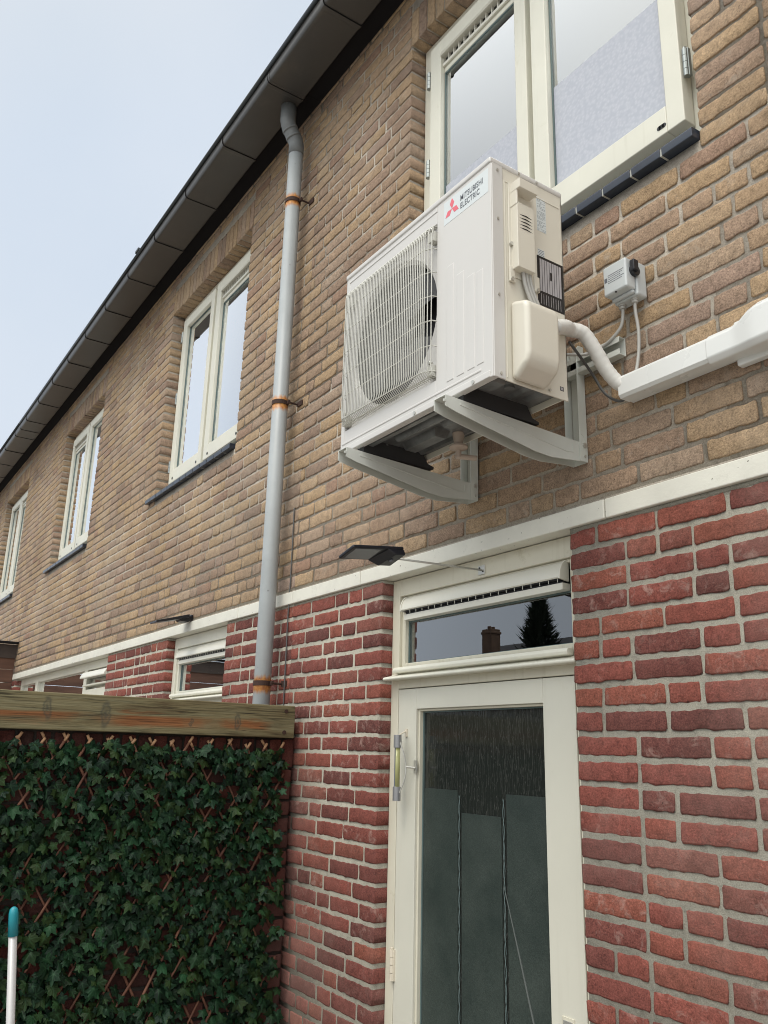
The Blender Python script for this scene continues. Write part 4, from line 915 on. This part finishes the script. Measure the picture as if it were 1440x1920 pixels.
# ------------------------------------------------------------------ broom
bo = thing('broom', (-2.6, -1.22, 0), 'upright broom with pale pole and teal grip at the lower left corner', 'broom')
bx, by = -2.6, -1.225
m = MB(); m.tube([(bx, -1.10, .06), (bx, -1.234, 1.29)], .0112, 14); m.build('pole', 'pole', bo, smooth=True)
m = MB(); m.tube([(bx, -1.232, 1.275), (bx, -1.238, 1.33), (bx, -1.239, 1.342), (bx, -1.2395, 1.347)], [.0132, .0125, .010, .004], 16); m.build('grip', 'teal', bo, smooth=True)
m = MB(); m.box(bx - .03, bx + .03, -1.25, -.95, .03, .075); m.cur = 1; m.box(bx - .022, bx + .022, -1.24, -.96, .0, .031); m.build('brush_head', ['teal', 'brush'], bo, bevel=.004)

# ------------------------------------------------------------------ brown plank partition far left
pp = thing('plank_partition', (-9.83, -1.2, 0), 'brown plank partition with dark cap between the farther gardens', 'fence')
m = MB()
for k in range(19): m.box(-9.87, -9.84 + rng.uniform(-.002, .002), -2.6, -.01, .02 + k * .14, .02 + k * .14 + .134)
m.build('planks', 'shed', pp, bevel=.002)
m = MB(); m.box(-9.865, -9.825, -2.6, -.008, 2.655, 2.80); m.build('cap_board', 'shedtop', pp)
m = MB(); m.box(-9.89, -9.78, -2.62, -.004, 2.812, 2.830); m.build('cap_rail', 'zincdark', pp)

# ------------------------------------------------------------------ opposite side of the gardens, seen in the glass
oh = thing('opposite_house', (-15, -17, 0), 'dark roofed brick house across the gardens, mirrored in the door transom', 'house')
m = MB(); m.box(-21.2, -8, -21, -14, 0, 3.3); m.build('wall', 'oppbrick', oh)
m = MB(); m.prism([(-13.6, 3.2), (-13.6, 3.35), (-17, 5.32), (-21.4, 3.35), (-21.4, 3.2)], lambda p, x: (x, p[0], p[1]), -21.5, -7.8); m.build('roof', 'roof', oh)
m = MB(); m.box(-20.98, -20.47, -16.33, -15.87, 5.56, 5.64); m.tube([(-20.8, -16.1, 5.7), (-20.8, -16.1, 5.84)], .07, 10); m.tube([(-20.62, -16.1, 5.7), (-20.62, -16.1, 5.8)], .06, 10); m.box(-20.95, -20.5, -16.3, -15.9, 4.6, 5.72); m.build('chimney', 'oppbrick', oh, bevel=.02)
for x in (-20.8, -18.4, -16.2, -13.8, -11):
    m = MB(); m.box(x, x + 1.3, -14, -13.95, 1.0, 2.9); m.cur = 1; m.box(x + .1, x + .62, -13.96, -13.94, 1.1, 2.8); m.box(x + .68, x + 1.2, -13.96, -13.94, 1.1, 2.8); m.build('window', ['cream', 'glassdk'], oh)
tr = thing('tree', (-18.6, -16.2, 0), 'dark bushy conifer behind the opposite roof, mirrored in the door transom', 'tree')
m = MB(); m.tube([(-18.6, -16.2, 0), (-18.55, -16.2, 3), (-18.6, -16.2, 5.9)], [.22, .15, .04], 8); m.build('trunk', 'oppbrick', tr)
vv_, ff_ = [], []
for i in range(3800):
    h = ri.random() ** .8; z_ = 2.0 + 4.35 * h; a = ri.uniform(0, 6.283); r = (1 - h) ** .6 * .95 * ri.uniform(.25, 1.1) * (.95 + .55 * noise.noise(Vector((math.cos(a) * 1.6, math.sin(a) * 1.6, z_ * 1.7))))
    c = Vector((-18.6 + math.cos(a) * r, -16.2 + math.sin(a) * r, z_ + ri.uniform(-.1, .1))); d = Vector((math.cos(a), math.sin(a), .5 + ri.uniform(-.4, .8))) * ri.uniform(.12, .3); s_ = Vector((-math.sin(a), math.cos(a), ri.uniform(-.6, .6))) * .05
    o_ = len(vv_); vv_ += [tuple(c - s_), tuple(c + s_), tuple(c + d)]; ff_.append((o_, o_ + 1, o_ + 2))
mm = MB(); mm.add(vv_, ff_); mm.build('crown', plain('conifer_green', (.022, .035, .02), .8), tr)
